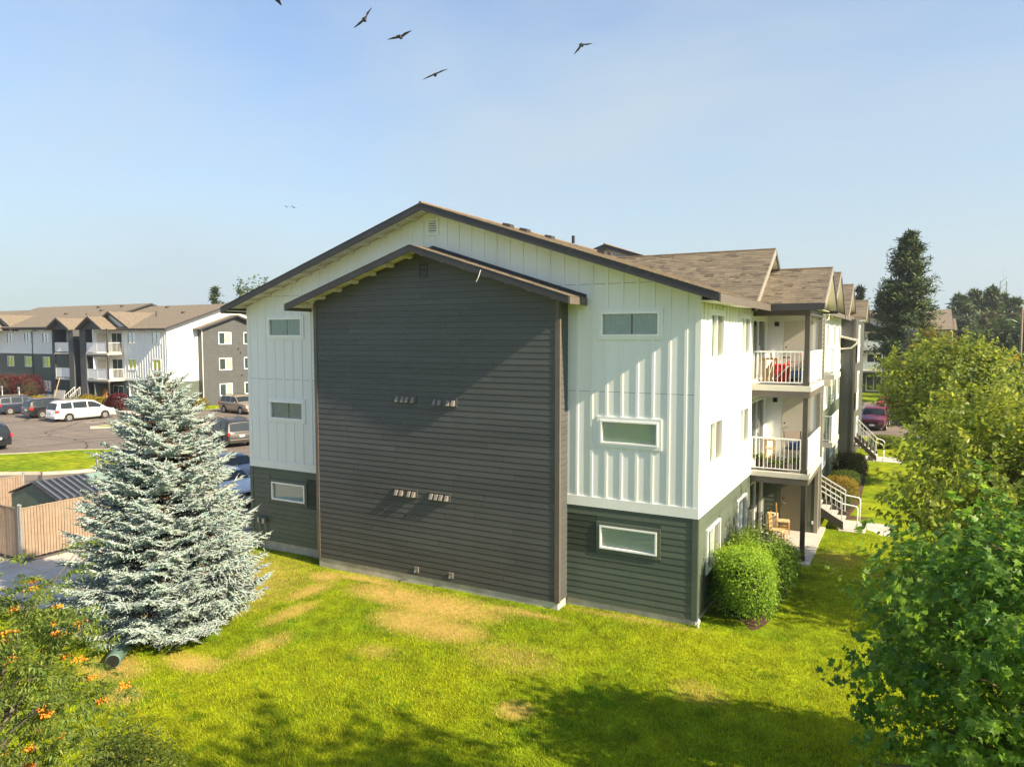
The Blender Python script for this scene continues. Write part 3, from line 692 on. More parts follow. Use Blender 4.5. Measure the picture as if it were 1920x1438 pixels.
# side wall up to the balcony
wall_panel(S, 0, 6.7, 2.72, 8.06, SW, 'white_siding', bld)
wall_panel(S, 0, 6.7, .2, 2.72, SW, 'green_siding', bld, d=-.006)
SH = [(h[0] - .1, h[1] + .1, h[2] - .1, h[3] + .1) for h in SW]
battens(S, .16, 6.62, 2.98, lambda s: 8.05, SH, .33, bld, proud=.034)
MB(S).box(.024, .115, .002, .021, 2.98, 8.05).build('corner_board', 'white_siding', bld)
MB(S).box(.0265, 6.7, .002, .027, 2.72, 2.98).build('band_board', 'white_siding', bld)
MB(S).box(.026, .115, .002, .026, .19, 2.72).build('corner_board', 'green_siding', bld)
lap_wall(S, .115, 6.7, .2, 2.72, 'green_siding', bld, [(h[0] - .02, h[1] + .02, h[2] - .06, h[3] + .02) for h in SW], seed=9)
for i, h in enumerate(SW): window(S, *h, bld, 'white_siding', 'half', tw=.1, trim_on=(i % 3 != 2), split=True)
# ---- balcony stack
Q = Frame((-.15, 0, 0), (0, 1, 0), (1, 0, 0))       # recessed door wall
SL = [(7.05, 9.75, .12, 2.22), (7.05, 9.75, 2.88, 4.98), (7.05, 9.75, 5.62, 7.72)]
wall_panel(Q, 6.7, 10.3, 2.72, 8.1, SL, 'white_siding', bld); wall_panel(Q, 6.7, 10.3, .1, 2.72, SL, 'green_siding', bld)
MB().poly([(-.15, 6.7, .1), (0, 6.7, .1), (0, 6.7, 8.1), (-.15, 6.7, 8.1)]).build('wall', 'white_siding', bld, fix=False)
battens(Q, 6.75, 10.25, 2.9, lambda s: 8.0, [(7.0, 9.8, 2.8, 5.05), (7.0, 9.8, 5.55, 7.8), (6, 11, 5.2, 5.6)], 6.9, bld)
def slider(f, h, parent):
    s0, s1, z0, z1 = h; m = MB(f); ring(m, s0, s1, z0, z1, .06, -.08, .03); m.box((s0 + s1) / 2 - .04, (s0 + s1) / 2 + .04, -.05, .015, z0 + .06, z1 - .06)
    o = m.build('sliding_door', 'vinyl_white', parent, fix=False)
    MB(f).poly([(s0 + .06, -.03, z0 + .06), (s1 - .06, -.03, z0 + .06), (s1 - .06, -.03, z1 - .06), (s0 + .06, -.03, z1 - .06)]).build('pane', 'glass_window', o, fix=False)
    m = MB(f); slat_blind(m, s0 + .02, s0 + (s1 - s0) * .42, z0 + .02, z1 - .02, -.1, .1); m.build('blind', 'blind', o, fix=False)
    MB(f).box(s0, s1, -.125, -.115, z0, z1).build('room_sheet', 'interior_dark', o)
    MB(f).box((s0 + s1) / 2 + .07, (s0 + s1) / 2 + .1, .01, .05, z0 + .95, z0 + 1.2).build('handle', 'rail_white', o)
for h in SL: slider(Q, h, bld)
CF = Frame((0, 10.3, 0), (1, 0, 0), (0, -1, 0))     # closet wall facing the balcony
for (z0, z1, mt) in ((.1, 2.5, 'green_siding'), (2.86, 5.2, 'white_siding'), (5.6, 8.05, 'white_siding')):
    MB(CF).poly([(-.15, 0, z0), (1.66, 0, z0), (1.66, 0, z1), (-.15, 0, z1)]).build('closet_wall', mt, bld, fix=False)
    dm = 'door_green' if mt == 'green_siding' else 'door_cream'
    if 'door_green' not in MATS: plain('door_green', (.13, .13, .095), .45, .04, 2)
    m = MB(CF); m.box(.42, 1.36, .002, .03, z0 + .02, z0 + 2.08); dr = m.build('closet_door', dm, bld)
    m = MB(CF); m.box(.32, .41, .002, .022, z0, z0 + 2.18); m.box(1.37, 1.46, .002, .022, z0, z0 + 2.18); m.box(.41, 1.37, .002, .022, z0 + 2.09, z0 + 2.18); m.build('trim', mt, dr, fix=False)
    m = MB(CF); m.lathe([(.028, -.06), (.035, -.05), (.03, -.03), (.012, -.03), (.012, 0)], 10, (.50, 0, z0 + 1.0), 'y'); m.build('handle', 'chrome_grey', dr)
    MB(CF).tube([(.50, .045, z0 + 1.0), (.62, .05, z0 + 1.0)], .012, 6).build('lever', 'chrome_grey', dr)
    m = MB(CF); m.lathe([(.03, .0), (.03, .03)], 10, (.50, .0, z0 + 1.15), 'y'); m.build('deadbolt', 'chrome_grey', dr)
    m = MB(CF); m.box(.10, .24, .002, .12, z0 + 1.9, z0 + 2.06); lp = m.build('wall_lamp', 'black_metal', bld); MB(CF).box(.07, .27, .001, .012, z0 + 1.86, z0 + 2.10).build('backplate', mt, lp)
    if mt == 'green_siding':
        lap_wall(CF, -.15, .32, z0, z1, mt, bld, joined=True); lap_wall(CF, 1.46, 1.60, z0, z1, mt, bld, joined=True)
        MB(CF).box(1.5, 1.56, .03, .04, .42, .54).build('outlet_cover', 'vinyl_white', bld)
KF = Frame((1.66, 0, 0), (0, 1, 0), (1, 0, 0))
for (z0, z1, mt) in ((.1, 2.72, 'green_siding'), (2.72, 8.1, 'white_siding')):
    MB(KF).poly([(10.3, 0, z0), (11.3, 0, z0), (11.3, 0, z1), (10.3, 0, z1)]).build('closet_wall', mt, bld, fix=False)
lap_wall(KF, 10.42, 11.18, .1, 8.1, 'dark_siding', bld, joined=True)
MB(CF).box(1.56, 1.69, .002, .03, .1, 8.05).build('corner_board', 'brown_trim_light', bld) if 'brown_trim_light' in MATS else None
plain('trim_taupe', (.30, .275, .235), .5, .05, 3)
MB(CF).box(1.57, 1.69, .002, .03, .1, 8.05).build('corner_board', 'trim_taupe', bld)
MB(KF).box(10.275, 10.40, .002, .03, .1, 8.05).build('corner_board', 'trim_taupe', bld)
MB(KF).box(11.2, 11.32, .002, .03, .1, 8.05).build('corner_board', 'trim_taupe', bld)
def railing(f, a, b, zf, parent, panel=False, step=.118, h=1.08, name='railing', drop=0.0):
    """a,b: (s,d) ends in frame f; railing > rails, balusters / panel. drop: fall of the rail from a to b (stairs)"""
    L = math.hypot(b[0] - a[0], b[1] - a[1]); ux, uy = (b[0] - a[0]) / L, (b[1] - a[1]) / L; nx, ny = -uy, ux
    def bar(m, t0, t1, z0, z1, w):
        P = []
        for (zz0) in (0, 1):
            for (t, s) in ((t0, -1), (t1, -1), (t1, 1), (t0, 1)):
                P.append((a[0] + ux * t + nx * w * s, a[1] + uy * t + ny * w * s, (z0 if zz0 == 0 else z1) - drop * t / L))
        m.hexa(P)
    m = MB(f); bar(m, 0, L, zf + h - .045, zf + h, .022); o = m.build(name, 'rail_white', parent); m = MB(f); bar(m, 0, L, zf + .08, zf + .11, .016); m.build('bottom_rail', 'rail_white', o)
    if panel:
        m = MB(f); bar(m, .02, L - .02, zf + .11, zf + h - .045, .008); m.build('panel', 'rail_white', o)
        for t in (.02, L / 2, L - .02):
            m = MB(f); bar(m, t - .02, t + .02, zf, zf + h - .045, .02); m.build('post', 'rail_white', o)
    else:
        n = max(2, int(L / step))
        for i in range(n + 1):
            t = L * i / n; w = .009 if 0 < i < n else .018; t = min(max(t, w), L - w)
            m = MB(f); bar(m, t - w, t + w, zf + .11, zf + h - .045, w); m.build('baluster', 'rail_white', o, fix=False)
    return o
plain('slab_paint', (.56, .54, .48), .6, .08, 3)
for zf in (2.86, 5.6):
    MB().box(-.14, 1.78, 6.52, 10.28, zf - .17, zf).build('balcony_floor', 'slab_paint', bld, bevel=.008)
    MB().box(0.005, 1.74, 6.56, 6.68, zf - .37, zf - .172).build('beam', 'brown_trim', bld)
    MB().box(1.62, 1.745, 6.685, 10.28, zf - .37, zf - .172).build('beam', 'brown_trim', bld)
    railing(WORLD, (.03, 6.62), (1.52, 6.62), zf, bld)
    railing(WORLD, (1.69, 6.78), (1.69, 10.26), zf, bld, panel=True)
for (z0, z1) in ((.105, 2.49), (2.86, 5.23), (5.6, 7.78)):
    MB().box(1.545, 1.685, 6.6, 6.74, z0, z1).build('post', 'post_brown', bld, bevel=.006)
    MB().box(1.52, 1.71, 6.575, 6.765, z0, z0 + .14).build('post_base', 'post_brown', bld, bevel=.006)
MB().box(-.14, 1.70, 6.56, 6.74, 7.78, 7.98).build('beam', 'post_brown', bld)
MB().box(1.56, 1.70, 6.745, 10.28, 7.78, 7.98).build('beam', 'post_brown', bld)
MB().box(-.14, 1.9, 6.4, 10.5, 7.985, 8.0).build('ceiling', 'soffit_cream', bld)
# gables over the facade: ridge runs outward from the roof
def gable(f, sc, half, dout, dback, zt, ze, parent, fascia='dark_fascia', seed=1, wall=None, rake='trim_taupe', tabs=(.12, .32), clip=None, th=.19, soff=True):
    sl = (zt - ze) / half; m = MB(f)
    for sg in (-1, 1):
        slope_slab(m, [(sc, dback, zt - .02), (sc, dout, zt - .02), (sc + sg * half, dout, ze - .02), (sc + sg * half, dback, ze - .02)], .09)
    o = m.build('gable_roof', 'soffit_cream', parent)
    for sg in (-1, 1):
        m = MB(f); m.prism([(sc, dout, zt + .012), (sc + sg * half, dout, ze + .012), (sc + sg * half, dout, ze - th), (sc, dout, zt - th)], (0, .035, 0)); m.build('rake_board', rake if sg < 0 else fascia, o)
        d1 = f(0, dout, 0); d0 = f(0, dback, 0); du = (d1 - d0)
        st = f(sc + sg * half, dback, ze + .004); sv = (f(sc, dback, zt) - f(sc + sg * half, dback, ze))
        shingles(o, st, du, sv, abs(dout - dback) + .03, sv.length, clip, seed=seed + sg, wmin=tabs[0], wmax=tabs[1])
    MB(f).tube([(sc, dback, zt + .004), (sc, dout + .02, zt + .004)], .04, 6).build('ridge_cap', 'shingle_cap', o)
    if wall:
        m = MB(f); k = .3; m.poly([(sc - half + k, wall[0], ze - .1), (sc + half - k, wall[0], ze - .1), (sc, wall[0], zt - .12)]); m.build('gable_wall', wall[1], o, fix=False)
    return o
above_main = lambda p: p.z > zr(p.x) - .14 or p.x > .5
gable(S, 7.6, 3.22, .47, -5.0, 9.96, 8.06, bld, seed=31, clip=above_main, wall=(.0, 'white_siding'))
og = gable(S, 8.42, 2.18, 2.12, -.2, 9.35, 8.13, bld, seed=41, wall=(1.62, 'white_siding'), clip=lambda p: True)
for sg in (-1, 1):
    s = 8.42 + sg * 2.18; MB(S).box(s - .02, s + .02, .02, 2.12, 7.93, 8.115).build('eave_board', 'dark_fascia', og)
# ---- stair and breezeway
stair = MB()
for i in range(4):
    MB().box(2.42 - (i + 1) * .28, 2.42 - i * .28 + .03, 11.42, 13.0, .075 + .175 * i + .12, .075 + .175 * (i + 1)).build('stair_tread', 'walk_concrete', bld)
for y in (11.38, 13.02):
    MB().hexa([(2.46, y - .03, .06), (1.1, y - .03, .85), (1.1, y + .03, .85), (2.46, y + .03, .06), (2.46, y - .03, .36), (1.1, y - .03, 1.15), (1.1, y + .03, 1.15), (2.46, y + .03, .36)]).build('stringer', 'post_brown', bld)
    railing(WORLD, (1.15, y), (2.42, y), 1.0, bld, name='stair_railing', drop=.72, step=.16, h=.95)
    MB().tube([(1.15, y + .06, 1.72), (2.42, y + .06, 1.02), (2.75, y + .06, .98), (2.88, y + .06, .96), (2.92, y + .06, .88), (2.92, y + .06, .07)], .024, 8).build('handrail', 'rail_white', bld, smooth=True)
MB().box(-3, 1.2, 11.36, 13.4, .6, .78).build('landing', 'walk_concrete', bld)
MB().box(-4.0, -3.9, 11.3, 13.5, 0, 8).build('breezeway_wall', 'dark_siding', bld)
MB().box(-4, .9, 13.42, 13.6, -.3, 8.1).build('breezeway_wall', 'dark_siding', bld)
MB().box(-4, 1.64, 11.18, 11.3, -.3, 8.1).build('breezeway_wall', 'dark_siding', bld)
# ---- middle section facade (seen at a glancing angle)
MF = Frame((1.0, 0, 0), (0, 1, 0), (1, 0, 0))
MW = []
for s in (18.6, 22.2, 25.2):
    for k in range(3): MW.append((s, s + 1.35, 6.57 - k * ST, 7.715 - k * ST))
wall_panel(MF, 13.5, 27.5, 5.36, 8.1, MW, 'white_siding', bld); wall_panel(MF, 13.5, 27.5, -.3, 5.36, MW, 'green_siding', bld)
lap_wall(MF, 13.5, 27.5, .2, 5.3, 'green_siding', bld, [(h[0] - .1, h[1] + .1, h[2] - .1, h[3] + .1) for h in MW], joined=True)
battens(MF, 13.6, 27.4, 5.6, lambda s: 8.05, [(h[0] - .1, h[1] + .1, h[2] - .1, h[3] + .1) for h in MW], 13.7, bld, joined=True)
MB(MF).box(13.5, 27.5, .002, .03, 5.34, 5.58).build('band_board', 'white_siding', bld)
for h in MW: window(MF, *h, bld, 'white_siding', 'half', split=True)
for zf in (2.86, 5.6):
    MB(MF).box(14.2, 17.2, .01, .8, zf - .2, zf).build('balcony_floor', 'slab_paint', bld)
    railing(MF, (14.2, .74), (17.2, .74), zf, bld, panel=True); railing(MF, (14.22, .05), (14.22, .7), zf, bld)
for zf in (.1, 2.86, 5.6): slider(MF, (14.6, 16.8, zf + .05, zf + 2.1), bld)
m = MB(); m.tube([(1.05, 13.7, 7.75), (1.5, 13.7, 7.75), (1.58, 13.7, 7.82), (1.58, 13.7, 8.0)], .04, 8); m.build('downspout', 'soffit_cream', bld, smooth=True)
MB().box(1.02, 1.42, 13.75, 14.05, 6.95, 7.65).build('air_conditioner', 'cream_plastic', bld, bevel=.02)
for s in (18.0, 21.2): MB(MF).box(s, s + .5, .01, .35, 4.9 if s < 20 else 2.3, 5.3 if s < 20 else 2.7).build('vent_box', 'soffit_cream', bld)
gable(MF, 19.8, 3.2, .5, -5.5, 10.1, 8.2, bld, seed=51, clip=lambda p: p.z > 11.26 - .331 * abs(p.x + 7.7) + .01 or p.x > 1.4, wall=(0, 'white_siding'), tabs=(.3, .6))
gable(MF, 28.6, 3.2, .5, -5.5, 10.1, 8.2, bld, seed=61, clip=lambda p: p.z > 11.26 - .331 * abs(p.x + 7.7) + .01 or p.x > 1.4, wall=(0, 'white_siding'), tabs=(.3, .6))
gable(MF, 32.4, 2.1, 1.12, -1, 9.35, 8.13, bld, seed=71, wall=(.7, 'dark_siding'), tabs=(.3, .6))
DC = Frame((0, 27.5, 0), (1, 0, 0), (0, -1, 0))
MB().box(-.5, 1.75, 27.5, 36.2, -.3, 8.1).build('end_wall', 'dark_siding', bld)
lap_wall(DC, .95, 1.68, .2, 8.0, 'dark_siding', bld, joined=True)
MB(DC).box(1.66, 1.78, .002, .03, .1, 8.05).build('corner_board', 'brown_trim', bld)
EF = Frame((1.75, 0, 0), (0, 1, 0), (1, 0, 0))
for k in range(3): window(EF, 30.0, 31.3, 6.57 - k * ST, 7.715 - k * ST, bld, 'white_siding', 'interior_brown', split=True)
for zf in (2.86, 5.6): railing(EF, (27.9, .1), (29.6, .1), zf, bld, panel=True)
MB().hexa([(.95, 26.6, 7.1), (1.95, 26.6, 6.85), (1.95, 27.5, 6.85), (.95, 27.5, 7.1), (.95, 26.6, 7.2), (1.95, 26.6, 6.95), (1.95, 27.5, 6.95), (.95, 27.5, 7.2)]).build('porch_roof', 'soffit_cream', bld)
MB().tube([(1.0, 26.7, 6.45), (1.6, 26.7, 6.5), (1.85, 26.7, 6.75), (1.9, 26.7, 6.9)], .045, 8).build('downspout', 'soffit_cream', bld, smooth=True)
for y in (28.3, 30.1):
    railing(WORLD, (1.8, y), (2.9, y), 1.35, bld, name='stair_railing', drop=1.1, step=.16, h=.95)
    MB().tube([(1.8, y + .06, 2.25), (2.9, y + .06, 1.15), (3.2, y + .06, 1.05), (3.3, y + .06, .95), (3.3, y + .06, .07)], .024, 8).build('handrail', 'rail_white', bld, smooth=True)
    MB().hexa([(2.95, y - .03, .05), (1.8, y - .03, 1.15), (1.8, y + .03, 1.15), (2.95, y + .03, .05), (2.95, y - .03, .36), (1.8, y - .03, 1.45), (1.8, y + .03, 1.45), (2.95, y + .03, .36)]).build('stringer', 'post_brown', bld)
for i in range(6): MB().box(2.95 - (i + 1) * .22, 2.95 - i * .22 + .03, 28.35, 30.05, .075 + .17 * i + .12, .075 + .17 * (i + 1)).build('stair_tread', 'walk_concrete', bld)
# left (rear) wall and plain far end so the block is closed
MB().box(W0 + .2, W0 + .25, .2, 36, -.3, 8.0).build('rear_wall', 'white_siding', bld)
RL = Frame((W0, 0, 0), (0, 1, 0), (-1, 0, 0))
wall_panel(RL, 0, 36, 2.72, 8.1, [], 'white_siding', bld); wall_panel(RL, 0, 36, -.3, 2.72, [], 'green_siding', bld)
# ---- small fittings on the bump-out
def hood_row(s0, z0, offs, name='vent_cluster'):
    m = MB(D); m.box(s0 - .04, s0 + offs[-1] + .17, .004, .03, z0 - .04, z0 + .19); o = m.build(name, 'dark_siding', bld)
    MB(D).box(s0 - .045, s0 + offs[-1] + .175, .004, .04, z0 + .19, z0 + .205).build('drip_cap', 'brown_trim', o)
    for q in offs:
        s = s0 + q; m = MB(D)
        m.hexa([(s, .03, z0), (s + .115, .03, z0), (s + .105, .13, z0), (s + .01, .13, z0), (s, .03, z0 + .15), (s + .115, .03, z0 + .15), (s + .105, .06, z0 + .15), (s + .01, .06, z0 + .15)])
        m.build('vent_hood', 'vent_grey', o, bevel=.006)
hood_row(-8.66, 5.26, [0, .2, .36, .56]); hood_row(-7.34, 5.22, [0, .16, .46, .62]); hood_row(-8.72, 2.52, [0, .18, .46, .62]); hood_row(-7.48, 2.53, [0, .17, .33, .52])
for (s, z) in ((-7.98, .38), (-6.78, .40)):
    m = MB(D); m.box(s - .07, s + .07, .004, .04, z - .07, z + .09); o = m.build('hose_bib_box', 'vent_grey', bld)
    MB(D).tube([(s, .03, z), (s, .1, z - .01), (s, .12, z - .05)], .018, 8).build('spout', 'chrome_grey', o)
# gas riser on the left of the gable
m = MB(G); m.box(-15.0, -14.62, .02, .12, .86, 1.02); o = m.build('gas_manifold', 'green_siding', bld, bevel=.01)
for s in (-14.95, -14.68): MB(G).tube([(s, .07, -.2), (s, .07, .9), (s, .04, .96)], .02, 8).build('pipe', 'grey_metal', o)
MB(G).box(-14.96, -14.88, .1, .17, .84, 1.0).build('regulator', 'grey_metal', o); MB(G).box(-14.74, -14.63, .1, .17, .82, .98).build('regulator', 'grey_metal', o)
MB().tube([(-5.42, -1.15, 8.86), (-5.47, -1.17, 8.68), (-5.55, -1.16, 8.56)], .009, 6).build('hanging_cable', 'rail_white', bld)
MB().tube([(.07, -.07, .0), (.07, -.07, .2), (.1, -.08, .26)], [.05, .05, .03], 8).build('ground_pipe', 'vinyl_white', bld)
# roof vents and pipe
def rv(x, y, zt=10.86):
    z = zt - .331 * abs(x + 7.7); m = MB(); m.hexa([(x - .15, y - .16, z), (x + .15, y - .16, z - .1), (x + .15, y + .16, z - .1), (x - .15, y + .16, z), (x - .1, y - .14, z + .13), (x + .16, y - .14, z + .07), (x + .16, y + .14, z + .07), (x - .1, y + .14, z + .13)]); m.build('roof_vent', 'post_brown', bld)
for q in ((-7.2, 3.5), (-6.9, 4.1), (-7.1, 6.4), (-5.4, 7.2), (-6.2, 9.9)): rv(*q)
MB().tube([(-7.0, 8.3, 10.6), (-7.0, 8.3, 10.98)], .06, 10).build('vent_pipe', 'black_metal', bld)
MB().lathe([(.16, 0), (.08, .07)], 12, (-7.0, 8.3, 10.62)).build('pipe_boot', 'grey_metal', bld)
# ------------------------------------------------------------------ things on the patio and balconies
def ladder_chair(loc, rz, label):
    c = empty('wooden_chair', loc, rz); tag(c, label, 'chair')
    MB().box(-.21, .21, -.21, .21, .43, .465).build('seat', 'wood_pale', c, bevel=.008)
    for sx in (-1, 1):
        MB().box(sx * .19 - .02, sx * .19 + .02, -.21, -.17, 0, .43).build('leg', 'wood_honey', c)
        MB().hexa([(sx * .19 - .02, .17, 0), (sx * .19 + .02, .17, 0), (sx * .19 + .02, .21, 0), (sx * .19 - .02, .21, 0), (sx * .19 - .02, .24, 1.04), (sx * .19 + .02, .24, 1.04), (sx * .19 + .02, .28, 1.04), (sx * .19 - .02, .28, 1.04)]).build('leg', 'wood_honey', c)
    for z in (.58, .73, .88, .99): MB().box(-.17, .17, .195 + (z - .43) * .07, .22 + (z - .43) * .07, z - .04, z + .04).build('slat', 'wood_honey', c)
    for y in (-.19, .19): MB().box(-.17, .17, y - .012, y + .012, .36, .42).build('apron', 'wood_honey', c)
    for sx in (-1, 1): MB().box(sx * .19 - .01, sx * .19 + .01, -.17, .17, .2, .23).build('stretcher', 'wood_honey', c)
ladder_chair((.62, 9.75, .108), R(100), 'honey wood ladder back chair standing by the patio closet door')
ladder_chair((.62, 8.3, .108), R(85), 'honey wood chair half hidden behind the corner shrub')
c = empty('storage_cabinet', (.18, 9.95, .108)); tag(c, 'small cream plastic drawer cabinet beside the patio sliding door', 'cabinet')
MB().box(-.17, .2, -.2, .2, 0, .62).build('body', 'cream_plastic', c, bevel=.01)
for i in range(3): MB().box(-.13, .16, -.213, -.2, .06 + i * .19, .22 + i * .19).build('drawer_front', 'plastic_white', c)
# second floor balcony
c = empty('sling_chair', (1.02, 9.0, 2.865), R(20)); tag(c, 'taupe sling patio chair on the second floor balcony', 'chair')
MB().hexa([(-.26, -.24, .40), (.26, -.24, .40), (.26, .22, .38), (-.26, .22, .38), (-.26, -.24, .42), (.26, -.24, .42), (.26, .22, .40), (-.26, .22, .40)]).build('seat', 'taupe_sling', c)
MB().hexa([(-.26, .22, .40), (.26, .22, .40), (.26, .24, .40), (-.26, .24, .40), (-.26, .36, .98), (.26, .36, .98), (.26, .38, .98), (-.26, .38, .98)]).build('backrest', 'taupe_sling', c)
for sx in (-1, 1):
    MB().tube([(sx * .29, -.26, 0), (sx * .29, -.24, .62), (sx * .29, .26, .62), (sx * .28, .36, .98)], .014, 8).build('leg', 'black_metal', c)
    MB().tube([(sx * .28, .3, 0), (sx * .28, .22, .40), (sx * .28, .37, .98)], .014, 8).build('leg', 'black_metal', c)
o = MB().box(.85, 1.18, 8.72, 8.95, 3.30, 3.55).build('cushion', 'blue_fabric', bevel=.04); tag(o, 'slate blue cushion on the taupe balcony chair', 'cushion')
c = empty('side_stand', (.28, 8.6, 2.865)); tag(c, 'pale wooden box stand with stacked shelves near the second floor slider', 'stand')
MB().box(-.18, .18, -.18, .18, .72, .76).build('top', 'wood_pale', c)
for k in range(2): MB().box(-.16, .16, -.16, .16, .12 + .3 * k, .14 + .3 * k).build('shelf', 'wood_pale', c)
for sx in (-1, 1):
    for sy in (-1, 1): MB().box(sx * .15 - .02, sx * .15 + .02, sy * .15 - .02, sy * .15 + .02, 0, .72).build('leg', 'wood_pale', c)
def leaf_tuft(name, parent, n, r, h, c, size, seed=0, mat='bush_leaf', z0=0.0):
    rs = np.random.RandomState(seed); a = rs.uniform(0, 6.283, n); q = rs.uniform(0, 1, n) ** .5 * r; z = z0 + rs.uniform(0, h, n) * (1 - q / r * .4)
    P = np.stack([q * np.cos(a), q * np.sin(a), z], 1); out = np.stack([np.cos(a), np.sin(a), rs.uniform(-.2, .9, n)], 1)
    return link(name, leaf_mesh(name, P, out, size * rs.uniform(.7, 1.3, n), np.array(c) * rs.uniform(.6, 1.35, (n, 1)), 'simple', rs), mat, parent)
LEAF = {
 'simple': (np.array([(0, 0), (.28, .35), (0, 1), (-.28, .35)]), [(0, 1, 2), (0, 2, 3)]),
 'lance': (np.array([(0, 0), (.13, .4), (0, 1), (-.13, .4)]), [(0, 1, 2), (0, 2, 3)]),
 'maple6': (np.array([(0, 0), (.42, .12), (.36, .5), (0, 1), (-.36, .5), (-.42, .12)]), [(0, 1, 2), (0, 2, 3), (0, 3, 4), (0, 4, 5)]),
 'maple': (np.array([(0, .3), (0, 0), (.22, .02), (.52, .14), (.30, .34), (.50, .62), (.17, .56), (0, 1.05), (-.17, .56), (-.50, .62), (-.30, .34), (-.52, .14), (-.22, .02)]),
           [(0, 1, 2), (0, 2, 3), (0, 3, 4), (0, 4, 5), (0, 5, 6), (0, 6, 7), (0, 7, 8), (0, 8, 9), (0, 9, 10), (0, 10, 11), (0, 11, 12), (0, 12, 1)]),
}
def norm(v): return v / np.maximum(np.linalg.norm(v, axis=1, keepdims=True), 1e-6)
def leaf_mesh(name, P, out, size, tint, shape='simple', rs=np.random, droop=.45, up=.55, jit=.55, fold=.22):
    """P: leaf bases, out: outward directions"""
    T, Fc = LEAF[shape]; n = len(P); k = len(T)
    nrm = norm(out * .6 + np.array([0, 0, up]) + rs.normal(0, jit, (n, 3)))
    ax = out - np.array([0, 0, droop]) + rs.normal(0, .6, (n, 3)); ax = norm(ax - (ax * nrm).sum(1, keepdims=True) * nrm); sd = np.cross(nrm, ax)
    size = np.asarray(size).reshape(-1, 1, 1)
    L = T[None, :, 0:1] * sd[:, None] + T[None, :, 1:2] * ax[:, None] + (np.abs(T[None, :, 0:1]) * fold - T[None, :, 1:2] ** 2 * .12) * nrm[:, None]
    V = (P[:, None] + L * size).reshape(-1, 3)
    F = (np.array(Fc)[None] + (np.arange(n) * k)[:, None, None]).reshape(-1, 3)
    tint = np.broadcast_to(tint, (n, 3)); return np_mesh(name, V, F, np.repeat(tint, k, 0))
def pot(loc, r, h, label, seed, box=None):
    p = empty('plant_pot', loc); tag(p, label, 'plant pot')
    if box: MB().box(-box, box, -r, r, 0, h).build('planter', 'pot_brown', p, bevel=.01)
    else: MB().lathe([(r * .7, 0), (r, h), (r * 1.06, h), (r * 1.06, h * .9), (r * .9, h * .9)], 16).build('planter', 'pot_brown', p)
    leaf_tuft('foliage', p, 130, (box or r) * .9, .28, (.16, .22, .05), .11, seed, z0=h * .9)
pot((.22, 6.95, 2.865), .14, .30, 'tall brown pot with pale plant at the wall end of the balcony', 1)
pot((.78, 6.92, 2.865), .11, .2, 'long brown planter trough behind the second floor railing', 2, .34)
pot((1.32, 6.98, 2.865), .15, .28, 'round brown pot with green plant beside the balcony post', 3)
# third floor balcony
c = empty('storage_bin', (.62, 8.55, 5.605), R(10)); tag(c, 'bright red plastic tub with pale straps on the third floor balcony', 'bin')
MB().hexa([(-.2, -.16, 0), (.2, -.16, 0), (.2, .16, 0), (-.2, .16, 0), (-.25, -.2, .52), (.25, -.2, .52), (.25, .2, .52), (-.25, .2, .52)]).build('tub', 'red_plastic', c, bevel=.02)
MB().box(-.27, .27, -.22, .22, .52, .60).build('lid', 'red_plastic', c, bevel=.02)
MB().hexa([(-.22, -.235, .1), (-.17, -.235, .1), (-.17, -.225, .1), (-.22, -.225, .1), (.18, -.235, .55), (.24, -.235, .55), (.24, -.225, .55), (.18, -.225, .55)]).build('strap', 'plastic_white', c)
c = empty('work_stand', (.22, 8.6, 5.605), R(-8)); tag(c, 'rough wooden stand stacked with timber scraps next to the red tub', 'stand')
MB().box(-.24, .3, -.16, .16, .74, .80).build('top', 'wood_honey', c)
for sx in (-.18, .2):
    for sy in (-.12, .12): MB().box(sx - .025, sx + .025, sy - .025, sy + .025, 0, .74).build('leg', 'wood_pale', c)
for i in range(5): MB().hexa([(-.2 + i * .07, -.24, .02), (-.15 + i * .07, -.24, .02), (-.15 + i * .07, -.20, .02), (-.2 + i * .07, -.20, .02), (.0 + i * .05, -.19, .55 + .06 * (i % 3)), (.05 + i * .05, -.19, .55 + .06 * (i % 3)), (.05 + i * .05, -.16, .55 + .06 * (i % 3)), (.0 + i * .05, -.16, .55 + .06 * (i % 3))]).build('timber', 'wood_pale' if i % 2 else 'wood_honey', c)
o = MB().lathe([(.07, 0), (.08, .12), (.05, .2), (.03, .24)], 12, (.3, 8.6, 6.41)).build('jug', 'plastic_white'); tag(o, 'small white jug on top of the wooden stand', 'jug')
b = empty('bicycle', (.98, 8.75, 5.605), R(14)); tag(b, 'red framed bicycle leaning on the third floor balcony', 'bicycle')
for k, x in enumerate((-.42, .42)):
    w = MB(); w.tube([(x + .26 * math.cos(t), 0, .27 + .26 * math.sin(t)) for t in np.linspace(0, 2 * math.pi, 21)], .022, 6, cap=False); wo = w.build('wheel', 'rubber', b, smooth=True)
    for q in range(6): MB().tube([(x - .25 * math.cos(q * math.pi / 6), 0, .27 - .25 * math.sin(q * math.pi / 6)), (x + .25 * math.cos(q * math.pi / 6), 0, .27 + .25 * math.sin(q * math.pi / 6))], .004, 4).build('spoke', 'grey_metal', wo)
MB().tube([(-.42, 0, .27), (-.12, 0, .30), (.30, 0, .68), (-.2, 0, .66), (-.42, 0, .27)], .017, 8).build('frame', 'red_frame', b)
MB().tube([(-.12, 0, .30), (-.24, 0, .80)], .016, 8).build('seat_post', 'red_frame', b)
MB().tube([(.42, 0, .27), (.30, 0, .70), (.27, 0, .86)], .017, 8).build('fork', 'red_frame', b)
MB().tube([(.16, -.24, .92), (.25, -.2, .93), (.27, 0, .86), (.25, .2, .93), (.16, .24, .92)], .013, 8).build('handlebar', 'red_frame', b)
